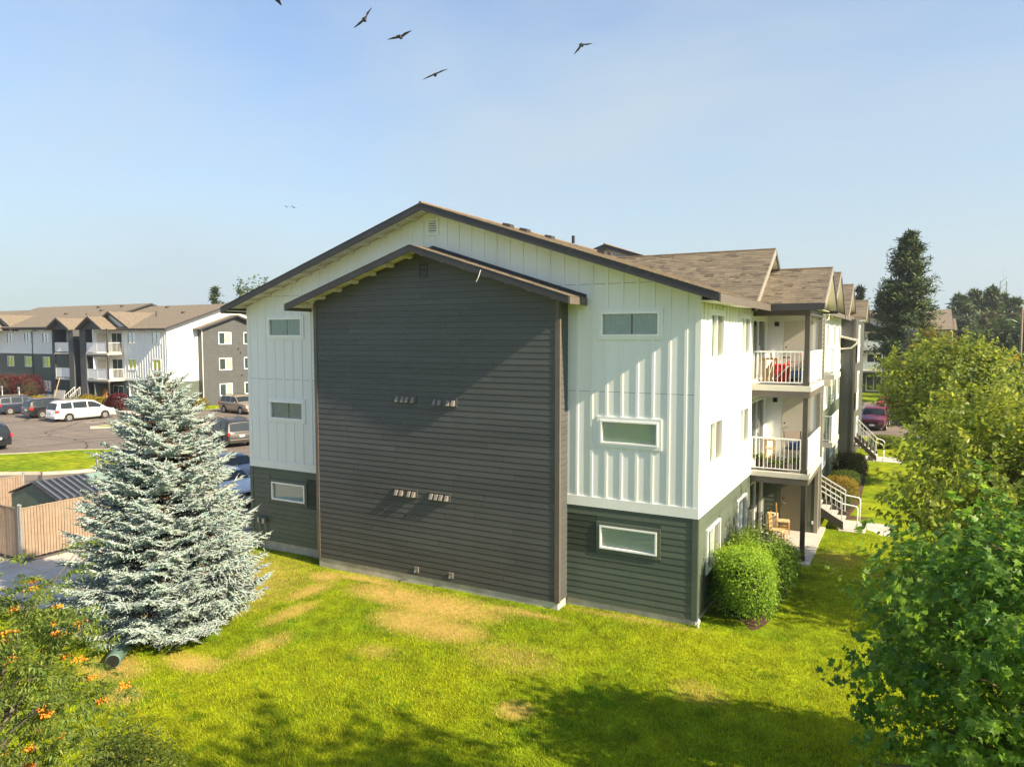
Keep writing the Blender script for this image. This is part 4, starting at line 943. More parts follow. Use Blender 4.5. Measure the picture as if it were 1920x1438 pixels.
MB().hexa([(-.38, -.08, .80), (-.12, -.03, .80), (-.12, .03, .80), (-.38, .08, .80), (-.38, -.08, .85), (-.12, -.03, .84), (-.12, .03, .84), (-.38, .08, .85)]).build('saddle', 'black_metal', b, bevel=.015)
c = empty('wagon_cart', (1.30, 7.75, 5.605), R(5)); tag(c, 'folded dark cart with a blue bag on the third floor balcony', 'cart')
MB().box(-.28, .2, -.14, .14, .16, .42).build('bag', 'blue_fabric', c, bevel=.05)
MB().tube([(-.3, -.16, .12), (.22, -.16, .12), (.22, .16, .12), (-.3, .16, .12), (-.3, -.16, .12)], .014, 6).build('frame', 'black_metal', c)
MB().tube([(.22, -.14, .12), (.24, -.14, .62), (.24, .14, .62), (.22, .14, .12)], .012, 6).build('handle', 'black_metal', c)
for sx in (-.26, .18):
    for sy in (-.17, .17): MB().lathe([(.075, -.02), (.075, .02)], 12, (sx, sy, .076), 'y').build('wheel', 'rubber', c)

# ------------------------------------------------------------------ the apartment building across the parking lot (and a further one)
def far_building(loc, rz, length, label, full=True, mirror=False):
    root = empty('apartment_building', loc, rz); tag(root, label, 'building')
    F_ = Frame((0, 0, 0), (-1, 0, 0), (0, -1, 0)); E_ = Frame((0, 0, 0), (0, 1, 0), (1, 0, 0)); DP = 15.4
    def prism_wall(f, s0, s1, z0, z1, mat, holes=(), name='wall', d=0): return wall_panel(f, s0, s1, z0, z1, list(holes), mat, root, name, .1, d)
    units = [(0, 1)]
    wins = []
    for s in (.95, 4.9): wins += [(s, s + 1.35, 6.57 - k * ST, 7.715 - k * ST) for k in range(3)]
    left = []
    s = 20.6
    while s < length - 2:
        left += [(s, s + 1.35, 6.57 - k * ST, 7.715 - k * ST) for k in range(3)]; s += 3.75
    prism_wall(F_, 0, 7.0, 2.72, 8.1, 'far_white', wins); prism_wall(F_, 0, 7.0, -.2, 2.72, 'far_green', wins)
    battens(F_, .2, 6.9, 2.9, lambda s: 8.05, [(h[0] - .1, h[1] + .1, h[2] - .1, h[3] + .1) for h in wins], .3, root, 'far_white', joined=True, w=.075, proud=.022)
    for h in wins: window(F_, *h, root, 'far_white', 'interior_dark', tw=.04, split=True, far=True)
    if full:
        prism_wall(F_, 17.0, length, 5.36, 8.1, 'far_white', left); prism_wall(F_, 17.0, length, -.2, 5.36, 'far_green', left)
        battens(F_, 17.1, length, 5.55, lambda s: 8.05, [(h[0] - .1, h[1] + .1, h[2] - .1, h[3] + .1) for h in left], 17.2, root, 'far_white', joined=True, w=.075, proud=.022)
        MB(F_).box(17.0, length, .002, .03, 5.34, 5.55).build('band_board', 'far_white', root)
        for i, h in enumerate(left): window(F_, *h, root, 'far_white', ['interior_dark', 'half', 'interior_dark', 'interior_dark'][i % 4], tw=.04, split=True, far=True)
        MB(F_).tube([(24.0, .06, -.1), (24.0, .06, 7.9), (22.8, .3, 8.0)], .05, 6).build('downspout', 'post_brown', root)
    MB(F_).box(0, 7.0, .002, .03, 2.72, 2.95).build('band_board', 'far_white', root)
    # right balcony stack
    s0, s1, do = 7.0, 10.7, 1.75
    prism_wall(F_, s0, s1, 2.72, 8.1, 'far_white', d=-.1); prism_wall(F_, s0, s1, -.2, 2.72, 'far_green', d=-.1)
    for k, zf in enumerate((.05, 2.86, 5.6)):
        m = MB(F_); m.box(s0 + .3, s0 + 2.1, -.09, -.05, zf + .05, zf + 2.1); sd = m.build('sliding_door', 'vinyl_white', root)
        for q in (.36, 1.22): MB(F_).box(s0 + q, s0 + q + .8, -.05, -.045, zf + .12, zf + 2.03).build('pane', 'glass_dark_solid', sd)
        mt = 'far_green' if k == 0 else 'far_white'
        MB(F_).box(s1 - 1.2, s1 - 1.1, -.1, do - .05, zf, zf + 2.5).build('closet_wall', mt, root)
        MB(F_).box(s1 - 1.215, s1 - 1.201, .35, 1.3, zf + .05, zf + 2.05).build('closet_door', 'door_cream' if k else 'door_green', root)
        MB(F_).box(s1 - 1.3, s1 - 1.2, .1, .22, zf + 1.85, zf + 2.05).build('wall_lamp', 'black_metal', root)
        MB(F_).box(s0 + .02, s0 + .16, do - .16, do - .02, zf, zf + 2.5).build('post', 'post_brown', root)
        if k:
            MB(F_).box(s0, s1, -.1, do, zf - .18, zf).build('balcony_floor', 'slab_paint', root); MB(F_).box(s0, s1, do - .16, do - .03, zf - .37, zf - .18).build('beam', 'brown_trim', root)
            railing(F_, (s0 + .16, do - .06), (s1 - .05, do - .06), zf, root, panel=True); railing(F_, (s0 + .06, .02), (s0 + .06, do - .16), zf, root, step=.14)
    # dark pillars each side of the breezeway
    MB(F_).box(s1, s1 + 1.05, -3, do + .02, -.2, 8.05).build('pillar', 'far_dark', root)
    if full:
        MB(F_).box(12.9, 13.8, -3, do + .02, -.2, 8.05).build('pillar', 'far_dark', root); MB(F_).box(11.75, 12.9, -4, -3.9, -.2, 8).build('breezeway_wall', 'interior_dark', root)
        MB(F_).box(11.75, 12.9, -4, do - .3, 7.0, 7.12).build('breezeway_roof', 'brown_trim', root)
        for q in (11.85, 12.8):
            railing(F_, (q, do + .1), (q, do + 1.2), 1.1, root, name='stair_railing', drop=.9, step=.2, h=.9)
        for k, zf in enumerate((0, 2.86, 5.6)):
            a, b = 13.8, 16.7
            MB(F_).poly([(a, .3, zf), (b, .3, zf), (b, .3, zf + 2.6), (a, .3, zf + 2.6)]).build('wall', 'far_white' if k == 2 else 'far_green', root, fix=False)
            m = MB(F_); m.box(a + .8, a + 2.1, .302, .34, zf + (.9 if k == 0 else .6), zf + 2.05); sd = m.build('window', 'vinyl_white', root)
            for q in (.86, 1.48): MB(F_).box(a + q, a + q + .55, .34, .345, zf + (.96 if k == 0 else .66), zf + 1.99).build('pane', 'glass_dark_solid', sd)
            if k:
                MB(F_).box(a, b, .2, do - .1, zf - .2, zf).build('balcony_floor', 'slab_paint', root); railing(F_, (a + .02, do - .18), (b - .02, do - .18), zf, root, panel=True)
        MB(F_).box(16.7, 17.0, -.1, do - .05, 5.3, 8.05).build('pillar', 'far_dark', root); MB(F_).box(16.72, 16.86, do - .3, do - .16, -.1, 5.4).build('post', 'post_brown', root)
    # end wall with the dark bump-out
    prism_wall(E_, 0, DP, 2.72, 8.1, 'far_white'); prism_wall(E_, 0, DP, -.2, 2.72, 'far_green')
    MB(E_).poly([(0, 0, 8.1), (DP, 0, 8.1), (DP / 2, 0, 10.75)]).build('gable_wall', 'far_white', root, fix=False)
    MB(E_).box(-.02, .12, .002, .03, 2.7, 8.1).build('corner_board', 'far_white', root)
    b0, b1 = 3.6, 11.9
    BW = [(b0 + 2.1, b0 + 3.75, zb_, zt_) for (zb_, zt_) in ((6.45, 7.75), (3.7, 5.0), (.95, 2.25))] + [(b0 + 5.4, b0 + 7.0, zb_, zt_) for (zb_, zt_) in ((6.45, 7.75), (3.7, 5.0), (.95, 2.25))]
    m = MB(E_); m.prism([(b0, .0, -.2), (b1, .0, -.2), (b1, .0, 8.1), ((b0 + b1) / 2, .0, 9.5), (b0, .0, 8.1)], (0, .55, 0)); m.build('bump_out', 'far_dark', root)
    E2 = Frame((.56, 0, 0), (0, 1, 0), (1, 0, 0))
    for h in BW:
        m = MB(E2); ring(m, *h, .07, .0, .05); w = m.build('window', 'vinyl_white', root, fix=False)
        MB(E2).box(h[0] + .06, (h[0] + h[1]) / 2 - .03, .002, .012, h[2] + .06, h[3] - .06).build('pane', 'glass_dark_solid', w); MB(E2).box((h[0] + h[1]) / 2 + .03, h[1] - .06, .002, .012, h[2] + .06, h[3] - .06).build('blind', 'far_blind', w)
        MB(E2).box((h[0] + h[1]) / 2 - .03, (h[0] + h[1]) / 2 + .03, .0, .04, h[2] + .06, h[3] - .06).build('mullion', 'vinyl_white', w)
    for (s, z) in ((b0 + 4.6, 5.9), (b0 + 4.9, 5.5), (b0 + 5.0, 3.0)): MB(E2).box(s, s + .14, .0, .12, z, z + .12).build('vent_hood', 'post_brown', root)
    MB(E2).tube([(b0 + .05, .05, -.1), (b0 + .05, .05, 8.0)], .045, 6).build('downspout', 'soffit_cream', root)
    # roofs
    def deck(s0, s1, zt, ov):
        m = MB(F_)
        for (dd, sg) in ((ov, 1), (-DP - ov, -1)):
            ze = zt - .331 * (DP / 2 + ov)
            slope_slab(m, [(s0, -DP / 2, zt), (s1, -DP / 2, zt), (s1, dd, ze), (s0, dd, ze)], .12)
        o = m.build('roof', 'shingle_far', root)
        ze = zt - .331 * (DP / 2 + ov)
        for dd in (ov, -DP - ov): MB(F_).box(s0, s1, dd - .02, dd + .02, ze - .2, ze - .02).build('eave_board', 'dark_fascia', o)
        for s in (s0, s1):
            for dd in (ov, -DP - ov):
                MB(F_).prism([(s - .02, -DP / 2, zt + .02), (s - .02, dd, ze + .02), (s - .02, dd, ze - .17), (s - .02, -DP / 2, zt - .17)], (.04, 0, 0)).build('rake_board', 'dark_fascia', o)
        return o
    deck(-.6, 13.4, 10.86, .57); 
    if full:
        deck(13.3, 36.5, 11.2, .8); deck(36.6, length + .5, 10.86, .57)
    # bump roof
    m = MB(E_); c = (b0 + b1) / 2
    for sg in (-1, 1): slope_slab(m, [(c, -.1, 9.65), (c, 1.12, 9.65), (c + sg * 4.77, 1.12, 8.1), (c + sg * 4.77, -.1, 8.1)], .1)
    o = m.build('bump_out_roof', 'shingle_far', root)
    for sg in (-1, 1): MB(E_).prism([(c, 1.12, 9.67), (c + sg * 4.77, 1.12, 8.12), (c + sg * 4.77, 1.12, 7.93), (c, 1.12, 9.48)], (0, .04, 0)).build('rake_board', 'dark_fascia', o)
    def fg(sc, half, dout, dback, zt, ze, wall, wd):
        m = MB(F_)
        for sg in (-1, 1): slope_slab(m, [(sc, dback, zt), (sc, dout, zt), (sc + sg * half, dout, ze), (sc + sg * half, dback, ze)], .1)
        o = m.build('gable_roof', 'shingle_far', root)
        for sg in (-1, 1): MB(F_).prism([(sc, dout, zt + .02), (sc + sg * half, dout, ze + .02), (sc + sg * half, dout, ze - .2), (sc, dout, zt - .2)], (0, .04, 0)).build('rake_board', 'dark_fascia', o)
        MB(F_).poly([(sc - half + .25, wd, ze - .06), (sc + half - .25, wd, ze - .06), (sc, wd, zt - .1)]).build('gable_wall', wall, o, fix=False)
    fg(8.7, 3.6, .5, -5, 9.92, 8.06, 'far_white', .01); fg(9.5, 2.25, 2.2, -1, 9.38, 8.1, 'far_dark', 1.76)
    if full:
        fg(15.2, 2.25, 2.2, -1, 9.3, 8.1, 'far_dark', 1.76); fg(30.5, 3.6, .5, -5, 9.92, 8.06, 'far_white', .01); fg(31.0, 2.25, 2.2, -1, 9.38, 8.1, 'far_dark', 1.76)
        fg(17.8, .9, -3.2, -5.5, 9.75, 9.1, 'far_dark', -3.3)
        for (s, d) in ((3.2, -4.5), (9.0, -6.8), (14.8, -4.2), (17.0, -6.6), (18.5, -5.0), (21.5, -6.5), (24, -4)):
            z = 10.86 - .331 * (DP / 2 + d) if s < 13 else 11.2 - .331 * (DP / 2 + d); MB(F_).box(s, s + .3, d - .15, d + .15, z, z + .16).build('roof_vent', 'post_brown', root)
        for s in (19.2, 6.5): MB(F_).tube([(s, -3.5, 9.3), (s, -3.5, 10.0)], .05, 8).build('vent_pipe', 'black_metal', root)
    for o in list(root.children): pass
    return root
plain('far_blind', (.30, .32, .30), .7, .1, 6)
plain('shingle_far', (.18, .148, .11), .9, .3, 5, .6, 9)
m_, n_, l_, p_ = nodes_of('glass_dark_solid'); p_.inputs['Base Color'].default_value = (.035, .055, .055, 1); p_.inputs['Roughness'].default_value = .12; p_.inputs['Specular IOR Level'].default_value = .3; MATS['glass_dark_solid'] = m_
far_building((-60.55, 29.4, -.1), 0, 58, 'long three storey apartment building across the parking lot behind the cars')
far_building((8.7, 88.5, -.1), 0, 12, 'distant apartment building end with balconies behind the maroon car', full=False)
# things around it
def leaning(name, label, cat, loc, w, h, mat, tilt, rz=0.0):
    o = MB().box(-w / 2, w / 2, -.02, .02, 0, h).build(name, mat); o.location = loc; o.rotation_euler = (R(-tilt), 0, rz); tag(o, label, cat)
leaning('plywood_board', 'orange brown board leaning on the wall under the far balcony', 'board', (-69.6, 28.3, -.05), .75, 1.75, 'plywood_orange', 8)
leaning('grey_panel', 'large grey panel leaning beside the far breezeway stair', 'panel', (-75.6, 26.9, -.05), 2.0, 1.55, 'board_grey', 14)
o = MB().tube([(0, 0, 0), (1.1, .25, 2.9)], .05, 6).build('timber_pole', 'wood_pale'); o.location = (-75.9, 26.6, -.05); tag(o, 'long pale timber pole leaning across the grey panel', 'pole')
c = empty('trash_bin', (-77.2, 26.4, -.05)); tag(c, 'grey wheeled trash bins standing left of the grey panel', 'trash bin')
MB().lathe([(.32, 0), (.4, .95), (.42, .95), (.42, 1.0), (.1, 1.08)], 14).build('body', 'bin_grey', c)
MB().lathe([(.33, 0), (.42, .98), (.44, 1.02), (.1, 1.1)], 14, (.85, .1, 0)).build('second_barrel', 'bin_grey', c)
c = empty('garden_chair', (-68.6, 27.9, -.05), R(30)); tag(c, 'white plastic garden chair on the far ground floor patio', 'chair')
MB().box(-.25, .25, -.25, .25, .38, .42).build('seat', 'plastic_white', c); MB().hexa([(-.25, .22, .42), (.25, .22, .42), (.25, .26, .42), (-.25, .26, .42), (-.2, .42, 1.05), (.2, .42, 1.05), (.2, .46, 1.05), (-.2, .46, 1.05)]).build('backrest', 'plastic_white', c)
for sx in (-.22, .22):
    for sy in (-.22, .22): MB().box(sx - .025, sx + .025, sy - .025, sy + .025, 0, .38).build('leg', 'plastic_white', c)
for i, (x, y, w) in enumerate(((-80.3, 23.9, 'left'), (-77.0, 23.9, 'right'))):
    c = empty('parking_sign', (x, y, -.05)); tag(c, 'small white parking sign on a post in front of the %s red shrub' % w, 'sign', 'parking signs along the lot')
    MB().box(-.03, .03, -.03, .03, 0, 2.0).build('post', 'plastic_white', c); MB().box(-.16, .16, -.05, -.035, 1.5, 2.0).build('plate', 'plate_white', c); MB().box(-.09, .09, -.056, -.051, 1.6, 1.8).build('emblem', 'bin_grey', c)

# ------------------------------------------------------------------ cars
def make_car(name, label, loc, rz, paint, kind='van', group=None, trim=None, scale=1.0):
    """built along +x = front, origin on the ground under the middle"""
    root = empty(name, loc, rz); tag(root, label, 'car' if kind == 'sedan' else {'van': 'minivan', 'suv': 'suv', 'truck': 'suv'}[kind], group); root.scale = (scale,) * 3
    if kind == 'van': L, Wd, P = 5.1, 1.96, [(-2.55, .55, .95), (-2.50, .98, 1.02), (-2.30, 1.05, 1.62), (-2.05, 1.06, 1.75), (-1.0, 1.05, 1.80), (.2, 1.03, 1.78), (.75, 1.02, 1.68), (1.25, 1.0, 1.36), (1.70, .98, 1.04), (2.25, .86, .90), (2.48, .70, .76), (2.55, .55, .62)]; axle = (-1.5, 1.52); gh = (-2.32, 1.66)
    elif kind in ('suv', 'truck'): L, Wd, P = 4.65, 1.84, [(-2.33, .6, .95), (-2.30, .98, 1.04), (-2.14, 1.05, 1.55), (-1.95, 1.06, 1.68), (-1.0, 1.05, 1.74), (.1, 1.04, 1.71), (.4, 1.03, 1.62), (.95, 1.02, 1.12), (1.2, 1.0, 1.06), (2.0, .93, .97), (2.24, .78, .84), (2.33, .55, .64)]; axle = (-1.34, 1.36); gh = (-2.16, 1.0)
    else: L, Wd, P = 4.7, 1.80, [(-2.35, .6, .86), (-2.28, .88, .98), (-1.75, .95, 1.06), (-1.15, .95, 1.36), (-.7, .94, 1.43), (.1, .93, 1.44), (.45, .92, 1.36), (1.05, .92, 1.0), (1.3, .90, .95), (2.0, .80, .84), (2.26, .68, .74), (2.35, .5, .58)]; axle = (-1.38, 1.42); gh = (-1.72, 1.08)
    hw = Wd / 2; V = []; Fc = []; ring_n = None
    def section(x, belt, top):
        t = abs(x) / (L / 2); w = hw * (1 - .10 * max(0, (t - .72) / .28) ** 2); tall = top - belt
        rw = w - .20 * min(1, tall / .6) - .01; zb0 = .22 + .12 * max(0, (t - .8) / .2)
        return [(0, zb0), (w * .86, zb0), (w - .02, zb0 + .12), (w, .55), (w - .005, belt - .12), (w - .03, belt), (rw + .03, max(belt + .01, top - .09)), (rw - .05, top - .025), (rw * .55, top), (0, top + .012)]
    for (x, bl, tp) in P:
        s = section(x, bl, tp); full = [(x, y, z) for (y, z) in s] + [(x, -y, z) for (y, z) in s[-2:0:-1]]; ring_n = len(full); V += full
    for i in range(len(P) - 1):
        for k in range(ring_n): a = i * ring_n + k; b = i * ring_n + (k + 1) % ring_n; Fc.append((a, b, b + ring_n, a + ring_n))
    Fc.append(tuple(range(ring_n))[::-1]); Fc.append(tuple((len(P) - 1) * ring_n + k for k in range(ring_n)))
    m = MB(); m.v = [Vector(v) for v in V]; m.f = Fc; body = m.build('body', paint, root, smooth=True)
    es = body.modifiers.new('split', 'EDGE_SPLIT'); es.split_angle = R(32)
    def at(x):
        for i in range(len(P) - 1):
            if P[i][0] <= x <= P[i + 1][0]:
                t = (x - P[i][0]) / (P[i + 1][0] - P[i][0]); return section(x, *[P[i][q] + (P[i + 1][q] - P[i][q]) * t for q in (1, 2)])
        return section(x, *P[-1][1:])
    # side windows
    if kind == 'van': panes = [(-2.12, -1.22), (-1.12, .02), (.12, 1.28)]
    elif kind == 'sedan': panes = [(-1.3, -.42), (-.32, .82)]
    else: panes = [(-2.0, -1.28), (-1.18, -.34), (-.24, .78)]
    for sg in (-1, 1):
        for (a, b) in panes:
            m = MB(); N = 6; base = []
            for k in range(N + 1):
                x = a + (b - a) * k / N; s = at(x); (y0, z0), (y1, z1) = s[5], s[6]
                if z1 - z0 < .06: z1 = z0 + .02
                f0, f1 = .10, .93; n0 = .012
                base.append(((x, sg * (y0 + (y1 - y0) * f0 + n0), z0 + (z1 - z0) * f0), (x, sg * (y0 + (y1 - y0) * f1 + n0), z0 + (z1 - z0) * f1)))
            for k in range(N):
                m.poly([base[k][0], base[k + 1][0], base[k + 1][1], base[k][1]])
            m.build('side_window', 'glass_car_solid', root, fix=False)
    # windscreen and rear window lie on the sloping ends
    def end_glass(x0, x1, nm):
        m = MB(); s0, s1 = at(x0), at(x1); sg = 1 if x1 < x0 else -1
        y0 = s0[7][0] if s0[9][1] - s0[5][1] > .12 else s0[5][0] - .1; y1 = s1[7][0] + .02; z0, z1 = s0[9][1] + .012, s1[9][1] + .004
        o = .014
        m.poly([(x0 + sg * o, -y0, s0[7][1] + .014), (x0 + sg * o, 0, z0), (x1 + sg * o, 0, z1), (x1 + sg * o, -y1, s1[7][1] + .014)]); m.poly([(x0 + sg * o, y0, s0[7][1] + .014), (x0 + sg * o, 0, z0), (x1 + sg * o, 0, z1), (x1 + sg * o, y1, s1[7][1] + .014)]); m.build(nm, 'glass_car_solid', root, fix=False)
    if kind == 'van': end_glass(1.66, 1.27, 'windscreen'); end_glass(1.25, .80, 'windscreen'); end_glass(-2.49, -2.31, 'rear_window')
    elif kind == 'sedan': end_glass(1.0, .5, 'windscreen'); end_glass(-1.68, -1.2, 'rear_window')
    else: end_glass(.93, .44, 'windscreen'); end_glass(-2.29, -2.15, 'rear_window')
    r = .345 if kind != 'sedan' else .32
    for ax in axle:
        for sg in (-1, 1):
            y = sg * (hw - .11)
            MB().lathe([(r + .06, -.12), (r + .06, .118)], 22, (ax, y, r + .02), 'y').build('wheel_arch', 'rubber', root)
            w = MB().lathe([(r * .6, -.11), (r * .93, -.115), (r, -.08), (r, .08), (r * .93, .125), (r * .6, .125)], 22, (ax, y, r), 'y').build('wheel', 'rubber', root)
            MB().lathe([(r * .62, sg * .10), (r * .60, sg * .132), (r * .2, sg * .12), (r * .12, sg * .14), (.01, sg * .14)], 18, (ax, y, r), 'y').build('rim', 'rim_alloy', w)
            for q in range(5):
                t = q * 2 * math.pi / 5; MB().tube([(ax + r * .12 * math.cos(t), y + sg * .138, r + r * .12 * math.sin(t)), (ax + r * .56 * math.cos(t), y + sg * .136, r + r * .56 * math.sin(t))], .028, 4).build('spoke', 'chrome_grey', w)
    tm = trim or paint; e = L / 2
    MB().box(-e - .05, -e + .25, -hw * .86, hw * .86, .30, .56).build('rear_bumper', tm, root, bevel=.04); MB().box(e - .28, e + .05, -hw * .84, hw * .84, .26, .50).build('front_bumper', tm, root, bevel=.04)
    for sg in (-1, 1):
        zt = .98 if kind != 'sedan' else .82; zh = .70 if kind != 'sedan' else .64
        MB().box(-e + .0, -e + .30, sg * hw * .88 - .10, sg * hw * .88 + .04, zt - .18, zt + .04).build('tail_light', 'lamp_red', root, bevel=.02)
        MB().box(e - .42, e - .07, sg * hw * .74 - .17, sg * hw * .74 + .15, zh - .06, zh + .09).build('headlight', 'lamp_clear', root, bevel=.02)
        x = gh[1] - .55 if kind == 'van' else gh[1] - .35; MB().box(x - .06, x + .08, sg * (hw + .02) - .03, sg * (hw + .14), 1.02 if kind != 'sedan' else .92, 1.16 if kind != 'sedan' else 1.04).build('mirror', paint, root, bevel=.02)
        for q in (-.5, .55): MB().box(q - .08, q + .08, sg * hw - .012, sg * hw + .02, .86, .9).build('door_handle', paint, root)
        if kind != 'sedan': MB().box(-1.9, .1, sg * hw * .66 - .02, sg * hw * .66 + .02, P[4][2] + .01, P[4][2] + .05).build('roof_rail', 'car_trim', root)
    MB().box(-e - .035, -e + .06, -.17, .17, .70, .84).build('licence_plate', 'plate_white', root); MB().box(e - .03, e + .065, -.17, .17, .40, .52).build('licence_plate', 'plate_white', root)
    MB().box(e - .2, e + .03, -.42, .42, .55, .68).build('grille', 'black_metal', root)
    return root
plain('rim_alloy', (.42, .40, .37), .35, .1, 5, metal=.6)
m_, n_, l_, p_ = nodes_of('glass_car_solid'); p_.inputs['Base Color'].default_value = (.02, .026, .028, 1); p_.inputs['Roughness'].default_value = .03; p_.inputs['Specular IOR Level'].default_value = .5; MATS['glass_car_solid'] = m_
ZP = -.105
make_car('parked_minivan', 'white minivan parked nose in before the far building', (-59.55, 20.1, ZP), R(90 - 4), 'car_white', 'van', 'cars parked in the lot')
make_car('parked_suv', 'black crossover parked between the white minivan and the navy suv', (-64.2, 20.3, ZP), R(90 - 6), 'car_black', 'suv', 'cars parked in the lot')
make_car('parked_suv', 'navy suv with grey lower cladding at the left end of the parked row', (-69.8, 20.6, ZP), R(90 - 12), 'car_navy', 'suv', 'cars parked in the lot', 'car_trim')
make_car('parked_suv', 'gold suv parked beside the far dark end wall', (-51.6, 30.6, ZP), R(-8), 'car_gold', 'suv', 'cars parked in the lot')
make_car('parked_car', 'pale car mostly hidden behind the gold suv', (-52.0, 35.2, ZP), R(-8), 'car_silver', 'sedan', 'cars parked in the lot')
make_car('parked_minivan', 'dark grey minivan seen from behind beside the blue spruce', (-36.3, 16.4, ZP), R(172), 'car_grey', 'van', 'cars parked in the lot').rotation_euler = (0, 0, R(160))
make_car('parked_car', 'dark blue sedan beyond the silver car at the building corner', (-25.2, 7.2, ZP), R(-5), 'car_blue', 'sedan', 'cars parked in the lot')
make_car('parked_car', 'silver sedan nosing out by the building left corner', (-22.3, 4.35, ZP), R(-10), 'car_silver', 'sedan', 'cars parked in the lot')
make_car('parked_suv', 'black suv cut off by the left picture edge', (-48.7, 6.7, ZP), R(190), 'car_black', 'suv', 'cars parked in the lot')
make_car('parked_suv', 'maroon suv facing the camera on the right driveway', (2.2, 46.6, ZP), R(-93), 'car_maroon', 'suv', 'cars on the right driveway', 'car_grey')
make_car('parked_car', 'bright red car seen from behind beyond the maroon suv', (3.0, 62.0, ZP), R(80), 'car_red', 'sedan', 'cars on the right driveway')
make_car('street_car', 'dark car passing on the street beyond the maples', (22.5, 115, -.06), R(180), 'car_black', 'suv')

# ------------------------------------------------------------------ bin enclosure with slatted chain link panels
enc = []
SLAT = {}
def fence_panel(p0, p1, label, h=1.75, z0=-.05, posts=True, step=.095, name='slat_fence'):
    L = math.hypot(p1[0] - p0[0], p1[1] - p0[1]); rz = math.atan2(p1[1] - p0[1], p1[0] - p0[0]); root = empty(name, (*p0, z0), rz); tag(root, label, 'fence', 'panels of the bin enclosure')
    if 'm' not in SLAT: SLAT['m'] = MB().hexa([(-.04, -.008, 0), (.04, -.008, 0), (.04, .008, 0), (-.04, .008, 0), (-.04, -.008, h - .1), (.04, -.008, h - .1), (.04, .008, h - .1), (-.04, .008, h - .1)]).mesh('slat')
    n = int(L / step)
    for i in range(n):
        o = link('slat', SLAT['m'], 'slat_tan', root, (.06 + i * (L - .12) / max(1, n - 1), random.uniform(-.004, .004), .06 + random.uniform(-.012, .012))); o.rotation_euler = (0, 0, random.uniform(-.12, .12))
    MB().tube([(0, 0, h - .06), (L, 0, h - .06)], .021, 8).build('top_rail', 'slat_tan', root); MB().tube([(0, 0, .08), (L, 0, .08)], .006, 6).build('tension_wire', 'galvanised', root)
    if posts:
        for t in (0, L): p = MB().tube([(t, 0, -.1), (t, 0, h + .03)], .04, 10).build('post', 'galvanised', root); MB().lathe([(.045, 0), (.045, .03), (.02, .06)], 10, (t, 0, h + .03)).build('cap', 'galvanised', p)
fence_panel((-20.45, -4.85), (-20.45, 1.4), 'tan slatted fence panel facing the blue spruce')
fence_panel((-20.55, -4.85), (-26.4, -4.85), 'tan slatted fence panel in shade at the left picture edge')
fence_panel((-26.4, -4.7), (-26.4, -1.7), 'sunlit tan slatted fence panel on the far side of the bins')
fence_panel((-26.4, 1.3), (-28.6, 2.6), 'open slatted gate leaf standing beyond the bins', name='slat_gate')
fence_panel((-26.3, 1.5), (-20.6, 1.5), 'brown slatted back fence panel partly behind the blue spruce')
d = empty('dumpster', (-23.6, -1.2, -.08)); tag(d, 'green dumpster with black ribbed lid inside the slatted enclosure', 'dumpster')
MB().prism([(-1.5, -1.6, .15), (1.5, -1.6, .15), (1.5, -1.6, 1.35), (0, -1.6, 1.85), (-1.5, -1.6, 1.35)], (0, 3.6, 0)).build('body', 'dumpster_green', d)
m = MB(); m.hexa([(0, -1.66, 1.88), (1.58, -1.66, 1.36), (1.58, .3, 1.36), (0, .3, 1.88), (0, -1.66, 1.93), (1.58, -1.66, 1.41), (1.58, .3, 1.41), (0, .3, 1.93)]); ld = m.build('lid', 'lid_black', d)
m = MB(); m.hexa([(0, -1.66, 1.88), (-1.58, -1.66, 1.36), (-1.58, .3, 1.36), (0, .3, 1.88), (0, -1.66, 1.93), (-1.58, -1.66, 1.41), (-1.58, .3, 1.41), (0, .3, 1.93)]); m.build('lid', 'lid_black', d)
for i in range(8):
    y = -1.55 + i * .245; MB().hexa([(.06, y, 1.90), (1.55, y, 1.41), (1.55, y + .09, 1.41), (.06, y + .09, 1.90), (.06, y, 1.955), (1.55, y, 1.465), (1.55, y + .09, 1.465), (.06, y + .09, 1.955)]).build('rib', 'bin_grey', ld)
m = MB(); m.hexa([(0, .34, 1.86), (1.56, .34, 1.36), (1.56, 2.04, 1.36), (0, 2.04, 1.86), (0, .34, 1.90), (1.56, .34, 1.40), (1.56, 2.04, 1.40), (0, 2.04, 1.90)]); m.build('lid', 'dumpster_green_pale', d) if 'dumpster_green_pale' in MATS else m.build('lid', plain('dumpster_green_pale', (.20, .30, .25), .5, .1, 3), d)
# corrugated drain pipe
c = empty('drain_pipe', (-10.55, -8.1, .05), R(42)); tag(c, 'dark green corrugated drain pipe poking out under the blue spruce', 'pipe')
prof = [(.15 + .012 * (i % 2), i * .05) for i in range(14)]
MB().lathe([(.125, 0.0)] + prof + [(.125, .65)], 18, (0, 0, .08), 'y').build('pipe', 'dumpster_green', c, smooth=True)
MB().lathe([(.132, -.008), (.132, -.001)], 18, (0, 0, .08), 'y').build('opening', 'black_metal', c)  # black disk closes the pipe end, painted in place of its shaded inside
